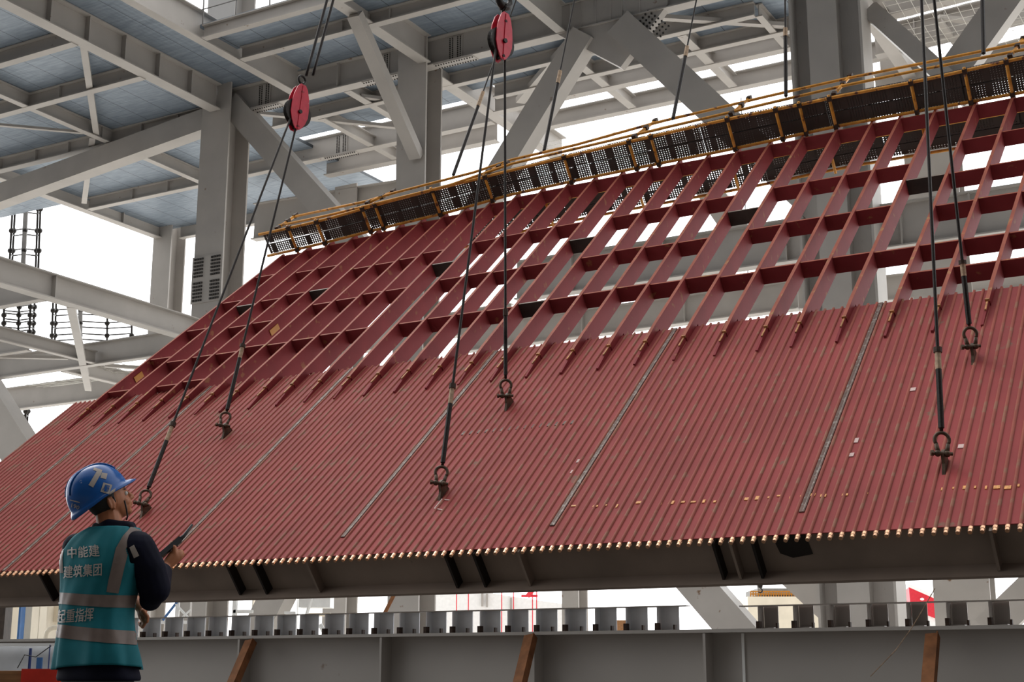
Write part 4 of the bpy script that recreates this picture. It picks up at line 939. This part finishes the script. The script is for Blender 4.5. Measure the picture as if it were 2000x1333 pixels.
# helmet
ef, eu, er = basis(Vector((0.68, 0.46, 0.575)), Vector((-0.5, -0.30, 0.80)))
E0 = P(193, 970)
hm = MB(); nu_, nv_ = 40, 14
def shell(th, ph, g_=0.0):   # th around from the front, ph from the crown down
    x_, y_ = math.cos(th), math.sin(th)
    rf = 0.152+g_; rr = 0.121+g_; rz = 0.158+g_
    sq = math.sin(ph)**0.86
    ridge = 0.006*max(0, 1-abs(y_)*math.sin(ph)*5)*math.sin(ph)
    return E0+ef*(rf*sq*x_)+er*(rr*sq*y_)+eu*((rz+ridge)*math.cos(ph)*1.0+0.0)
rings_ = [[shell(2*math.pi*k/nu_, 0.001+(math.pi/2-0.001)*i/nv_) for k in range(nu_)] for i in range(nv_+1)]
fl = []
for k in range(nu_):
    th = 2*math.pi*k/nu_; x_ = math.cos(th); w_ = 0.006+0.042*max(0, x_)**4+0.012*max(0, -x_)**2; dr = -0.012*max(0, x_)-0.022*max(0, -x_)**1.5-0.008
    fl.append(shell(th, math.pi/2)+(ef*math.cos(th)+er*math.sin(th)).normalized()*w_+eu*dr)
rings_.append([rings_[-1][k]*0.55+fl[k]*0.45+eu*0.003 for k in range(nu_)]); rings_.append(fl)
rings_.append([f_-eu*0.005-(ef*math.cos(2*math.pi*k/nu_)+er*math.sin(2*math.pi*k/nu_))*0.003 for k, f_ in enumerate(fl)])
rings_.append([shell(2*math.pi*k/nu_, math.pi/2, -0.006)-eu*0.010 for k in range(nu_)])
for i in range(nv_-1, 0, -3): rings_.append([shell(2*math.pi*k/nu_, (math.pi/2)*i/nv_, -0.006) for k in range(nu_)])
vs = [p for r_ in rings_ for p in r_]; fs = []
for i in range(len(rings_)-1):
    for k in range(nu_): fs.append((i*nu_+k, (i+1)*nu_+k, (i+1)*nu_+(k+1) % nu_, i*nu_+(k+1) % nu_))
hm.add(vs, fs); hel = hm.build('helmet', M['helmet'], worker, smooth=True, label='glossy blue hard hat with pale stickers')
for yy in (-0.035, 0.035):
    k_ = MB(); pts = []
    for a_ in range(-8, 9):
        ph = math.radians(a_*7.5); th = 0 if ph > 0 else math.pi
        q_ = shell(th, abs(ph)+0.001)+er*yy; n2 = (q_-E0).normalized(); lo_ = 1-(yy/0.121)**2; q_ = E0+(q_-er*yy-E0)*math.sqrt(lo_)+er*yy
        pts.append(q_+n2*0.001)
    k_.tube(pts, 0.004, 6); k_.build('ridge', M['helmet'], hel, smooth=True)
# chin strap
k_ = MB(); k_.tube([P(243, 978, -0.07), P(247, 995, -0.06), P(249, 1010, -0.05), P(247, 1016, -0.02)], 0.004, 6)
k_.build('chin_strap', M['radio'], hel)
# jacket
def ring(cx, y, hw, dp, rot, d=0.0, n=48, pw=2.4):
    c_ = P(cx, y, d); a0 = Vector((math.cos(rot), math.sin(rot), 0)); a1 = Vector((-math.sin(rot), math.cos(rot), 0)); out = []
    for k in range(n):
        t = 2*math.pi*k/n; cc, ss = math.cos(t), math.sin(t)
        out.append(c_+a0*(hw*math.copysign(abs(cc)**(2/pw), cc))+a1*(dp*math.copysign(abs(ss)**(2/pw), ss)))
    return out
def loft(rings, mb, cap=True):
    n = len(rings[0]); k0 = len(mb.v); mb.v += [p for r_ in rings for p in r_]
    for i in range(len(rings)-1):
        for k in range(n): mb.f.append((k0+i*n+k, k0+(i+1)*n+k, k0+(i+1)*n+(k+1) % n, k0+i*n+(k+1) % n)); mb.mi.append(0)
    if cap:
        mb.f.append(tuple(k0+k for k in range(n))); mb.mi.append(0); e_ = k0+(len(rings)-1)*n; mb.f.append(tuple(e_+k for k in range(n-1, -1, -1))); mb.mi.append(0)
RT = math.radians(-24)
px2 = PY/FPX
def rg(y, xl, xr, dp, g_=0.0, **kw): return ring((xl+xr)/2, y, (xr-xl)/2*px2*1.0+g_, dp+g_, RT, **kw)
jk = MB()
loft([rg(1020, 200, 262, 0.075), rg(1032, 190, 264, 0.085), rg(1045, 165, 268, 0.10), rg(1062, 138, 276, 0.11), rg(1100, 128, 276, 0.125), rg(1160, 128, 262, 0.12), rg(1230, 124, 256, 0.12), rg(1290, 115, 268, 0.13), rg(1326, 106, 279, 0.135), rg(1331, 108, 277, 0.13)], jk)
jk.caps(SR, P(250, 1062, 0), 0.082, 0.08); jk.caps(SL, P(150, 1070, 0.03), 0.075, 0.07)
jk.caps(SR, SR.lerp(ER, 0.55)+Vector((0.012, 0, 0)), 0.088, 0.082); jk.caps(SR.lerp(ER, 0.55)+Vector((0.012, 0, 0)), ER, 0.082, 0.078); jk.caps(ER, ER.lerp(WR, 0.72), 0.076, 0.050)
jk.caps(P(298, 1160, -0.02), P(294, 1172, 0.02), 0.062, 0.055)
jk.caps(SL, EL, 0.078, 0.066); jk.caps(EL, EL.lerp(WL, 0.9), 0.064, 0.045)
jk.caps(P(212, 1026, -0.05), P(250, 1032, -0.05), 0.03, 0.03); jk.caps(P(190, 1032, 0), P(212, 1026, -0.05), 0.03, 0.03); jk.caps(P(250, 1032, -0.05), P(262, 1040, 0.05), 0.03, 0.025)
jacket = remeshed('jacket', jk, M['navy'], worker, 0.008, 3, 'dark navy work jacket with patch on the sleeve')
# trousers and shoes
tj = MB(); tj.ball(pe-Z*0.04, (0.175, 0.125, 0.13), (zs, zf, Z), 18, 12)
for h_0, k_0, a_0 in ((hipR, kR, aR), (hipL, kL, aL)): tj.caps(h_0, k_0, 0.105, 0.082); tj.caps(k_0, a_0-Z*0.02, 0.082, 0.066)
remeshed('trousers', tj, M['trouser'], worker, 0.012, 3)
for a_0 in (aR, aL):
    sj = MB(); f0 = a_0-Z*0.045; sj.caps(f0-zf*0.03, f0+zf*0.16, 0.045, 0.038); sj.caps(a_0, f0, 0.048, 0.048); remeshed('shoe', sj, M['radio'], worker, 0.01, 2)
# vest shell: back and front with arm openings cut around both shoulders
vt = MB(); nV = 72
spec = [(1033, 178, 268, .095), (1038, 166, 272, .105), (1046, 150, 276, .112), (1056, 136, 280, .12), (1070, 126, 284, .128), (1085, 118, 286, .135), (1105, 116, 286, .14), (1130, 120, 278, .138), (1155, 121, 268, .136), (1180, 120, 260, .134),
        (1205, 119, 257, .134), (1230, 116, 260, .136), (1255, 113, 265, .14), (1280, 109, 272, .145), (1296, 107, 276, .148), (1304, 106, 277, .148)]
rr = []
for (y, xl, xr, dp) in spec:
    r_ = rg(y, xl, xr, dp, 0.004, n=nV)
    out = []
    for k, p in enumerate(r_):
        t = 2*math.pi*k/nV; low = max(0, (y-1150)/150)
        fold = 0.009*low*math.sin(t*9+y*0.01)+0.003*math.sin(t*5+y*0.03)+0.0025*math.sin(t*15+y*.05)
        c_ = P((xl+xr)/2, y); d_ = (p-c_); d_.z = 0; q_ = p+d_.normalized()*fold
        if y > 1290: q_ = q_+Z*(0.022*max(0, math.cos(t+0.9))-0.012)
        out.append(q_)
    rr.append(out)
for i in range(len(rr)-1):
    for k in range(nV):
        q_ = (rr[i][k]+rr[i+1][(k+1) % nV])/2
        if (q_-(SR.lerp(ER, 0.10)+Vector((0.035, -0.01, 0)))).length < 0.098 or (q_-(SR.lerp(ER, 0.55)+Vector((0.03, 0, 0)))).length < 0.085: continue
        if (q_-(SL+Vector((-0.04, 0, -0.03)))).length < 0.09 or (q_-(SL+Vector((-0.05, 0, -0.14)))).length < 0.07: continue
        k0 = len(vt.v); vt.v += [rr[i][k], rr[i+1][k], rr[i+1][(k+1) % nV], rr[i][(k+1) % nV]]; vt.f.append((k0, k0+1, k0+2, k0+3)); vt.mi.append(0)
vo = vt.build('vest', M['vest'], worker, smooth=True, label='teal sleeveless safety vest with printed characters')
def weld(o, thick):
    md = o.modifiers.new('w', 'WELD'); md.merge_threshold = 0.0005; s2 = o.modifiers.new('sub', 'SUBSURF'); s2.levels = 1; s2.render_levels = 1
    so_ = o.modifiers.new('t', 'SOLIDIFY'); so_.thickness = thick; so_.offset = 1
    dg = bpy.context.evaluated_depsgraph_get(); me = bpy.data.meshes.new_from_object(o.evaluated_get(dg)); o.modifiers.clear(); o.data = me
    me.polygons.foreach_set('use_smooth', [True]*len(me.polygons))
weld(vo, 0.004)
def bvh(o):
    org = ROOT[worker.name]; me = o.data
    return BVHTree.FromPolygons([v.co+org for v in me.vertices], [tuple(p.vertices) for p in me.polygons])
TV, THm, TJ = bvh(vo), bvh(hel), bvh(jacket)
def hit(tree, x, y, off):
    r_ = ray(x, y).normalized(); loc, nrm, idx, dist = tree.ray_cast(CAM, r_)
    if loc is None: return None
    if nrm.dot(r_) > 0: nrm = -nrm
    return loc+nrm*off
def decal(tree, fn, nu, nv, name, m, parent, off=0.003, label=None, mask=None):
    # fn(u, v) gives the picture position; patch is sewn onto the surface under it
    g_ = [[hit(tree, *fn(i/nu, j/nv), off) for i in range(nu+1)] for j in range(nv+1)]
    b_ = MB(); idx = {}
    for j in range(nv):
        for i in range(nu):
            q = [g_[j][i], g_[j][i+1], g_[j+1][i+1], g_[j+1][i]]
            if any(p is None for p in q): continue
            if max((q[0]-q[2]).length, (q[1]-q[3]).length) > 0.05: continue
            k0 = len(b_.v); b_.v += q; b_.f.append((k0, k0+1, k0+2, k0+3)); b_.mi.append(0)
    return b_.build(name, M[m], parent, smooth=True, label=label) if b_.f else None
def lerp(a_, b__, t): return a_+(b__-a_)*t
def hband(y0l, y0r, y1l, y1r, x0=96, x1=288, wob=3):
    return lambda u, v: (lerp(x0, x1, u), lerp(lerp(y0l, y0r, u), lerp(y1l, y1r, u), v)+wob*math.sin(u*3.1))
decal(TV, hband(1156, 1163, 1178, 1188), 90, 8, 'reflective_band', 'band', vo)
decal(TV, hband(1218, 1235, 1244, 1262, wob=2), 90, 8, 'reflective_band', 'band', vo)
def path(pts):
    def f(u, v):
        t = v*(len(pts)-1); i = min(int(t), len(pts)-2); t -= i; a_, b__ = pts[i], pts[i+1]
        return lerp(lerp(a_[0], b__[0], t), lerp(a_[1], b__[1], t), u), lerp(lerp(a_[2], b__[2], t), lerp(a_[3], b__[3], t), u)
    return f
decal(TV, path([(255, 284, 1030, 1040), (240, 264, 1048, 1056), (226, 250, 1072, 1080), (219, 243, 1104, 1108), (212, 236, 1135, 1139), (208, 231, 1157, 1160)]), 10, 40, 'reflective_band', 'band', vo)
decal(TV, path([(118, 127, 1066, 1062), (115, 123, 1092, 1090), (116, 124, 1120, 1120)]), 5, 20, 'reflective_band', 'band', vo)
decal(TJ, path([(253, 262, 1070, 1065), (262, 272, 1091, 1086)]), 5, 8, 'sleeve_patch', 'tapetext', jacket)
# printed characters sewn onto the vest back
def text_on(tree, txt, quad, name, m, parent, off=0.0045, maxw=None):
    cu = bpy.data.curves.new('lettering', 'FONT'); cu.body = txt; cu.size = 1; cu.resolution_u = 3; cu.offset = 0.012
    to = bpy.data.objects.new('lettering', cu); COL.objects.link(to)
    dg = bpy.context.evaluated_depsgraph_get(); dg.update(); me = bpy.data.meshes.new_from_object(to.evaluated_get(dg))
    bpy.data.objects.remove(to); bm_ = bmesh.new(); bm_.from_mesh(me); bmesh.ops.triangulate(bm_, faces=bm_.faces[:])
    for _ in range(2): bmesh.ops.subdivide_edges(bm_, edges=[e_ for e_ in bm_.edges if e_.calc_length() > 0.12], cuts=1)
    bmesh.ops.triangulate(bm_, faces=bm_.faces[:])
    if not bm_.verts: return
    xs = [v.co.x for v in bm_.verts]; ys = [v.co.y for v in bm_.verts]; x0, x1, y0, y1 = min(xs), max(xs), min(ys), max(ys)
    b_ = MB(); bm_.verts.ensure_lookup_table(); pos = []
    for v in bm_.verts:
        u = (v.co.x-x0)/(x1-x0); w_ = 1-(v.co.y-y0)/(y1-y0)
        (ax_, ay), (bx_, by), (cx, cy), (dx, dy) = quad
        X = lerp(lerp(ax_, bx_, u), lerp(dx, cx, u), w_); Y_ = lerp(lerp(ay, by, u), lerp(dy, cy, u), w_); pos.append(hit(tree, X, Y_, off))
    for f_ in bm_.faces:
        q = [pos[v.index] for v in f_.verts]
        if any(p is None for p in q) or max((q[i]-q[i-1]).length for i in range(len(q))) > 0.05: continue
        k0 = len(b_.v); b_.v += q; b_.f.append(tuple(range(k0, k0+len(q)))); b_.mi.append(0)
    bm_.free()
    if b_.f: return b_.build(name, M[m], parent)
text_on(TV, '中能建', [(133, 1071), (194, 1064), (196, 1088), (133, 1092)], 'lettering', 'tapetext', vo)
text_on(TV, '建筑集团', [(126, 1106), (200, 1100), (199, 1125), (125, 1131)], 'lettering', 'tapetext', vo)
text_on(TV, '起重指挥', [(113, 1192), (185, 1187), (182, 1214), (111, 1219)], 'lettering', 'tapetext', vo)
# helmet stickers
decal(THm, path([(191, 199, 918, 923), (173, 182, 948, 953)]), 4, 10, 'sticker', 'tapetext', hel, 0.002)
decal(THm, path([(184, 200, 914, 919), (182, 197, 919, 925)]), 6, 3, 'sticker', 'tapetext', hel, 0.002)
decal(THm, path([(199, 210, 924, 926), (196, 207, 934, 937)]), 4, 4, 'sticker', 'tapetext', hel, 0.002)
lg = decal(THm, path([(202, 219, 943, 948), (199, 216, 952, 957), (196, 212, 961, 966)]), 8, 8, 'badge', 'tapetext', hel, 0.002)
decal(THm, path([(206, 209, 950, 951), (203, 206, 960, 961)]), 3, 5, 'badge_mark', 'helmet', lg, 0.004)
text_on(THm, '局', [(204, 947), (215, 950), (210, 962), (199, 959)], 'emblem', 'helmet', hel, 0.0035)
decal(THm, path([(214, 226, 962, 954), (212, 224, 968, 960)]), 6, 3, 'badge_text', 'tapetext', hel, 0.002)
text_on(THm, '190', [(141, 983), (157, 989), (154, 996), (140, 991)], 'number', 'tapetext', hel, 0.003)
decal(THm, path([(137, 156, 976, 981), (137, 156, 978, 983)]), 6, 2, 'sticker', 'tapetext', hel, 0.002)
# radio
rd = empty('walkie_talkie', rA, 'black walkie-talkie with thick antenna held up in the hand of the worker', 'radio')
b_ = MB(); b_.box((rA+rB)/2, ra*((rB-rA).length/2), side*0.012, away*0.020); b_.build('case', M['radio'], rd)
b_ = MB(); b_.tube([rB-ra*0.004, rB+ra*0.02, rC], [0.012, 0.009, 0.0065], 10); b_.build('antenna', M['radio'], rd, smooth=True)
b_ = MB(); b_.tube([rB-away*0.016, rB-away*0.016+ra*0.014], 0.007, 10); b_.build('knob', M['radio'], rd)
b_ = MB(); b_.tube([rA+side*0.01, rA+side*0.03-ra*0.01, rA+side*0.05-ra*0.03, rA+side*0.06+ra*0.01], 0.0018, 5); b_.build('lanyard', M['chalk'], rd)
# low steel platform the worker stands on
pl_ = empty('low_platform', Vector((-2.0, PY, 0)), 'low dark steel platform under the feet of the worker, below the picture', 'platform')
b_ = MB(); b_.box(Vector((-2.0, PY+0.1, 0.44)), Vector((0.9, 0, 0)), Vector((0, 0.6, 0)), Vector((0, 0, 0.02))); b_.build('deck_plate', M['bare'], pl_)
for i in (-1, 1):
    for j in (-1, 1):
        b_ = MB(); b_.box(Vector((-2.0+i*0.85, PY+0.1+j*0.55, 0.21)), Vector((0.03, 0, 0)), Vector((0, 0.03, 0)), Vector((0, 0, 0.21))); b_.build('leg', M['bare'], pl_)
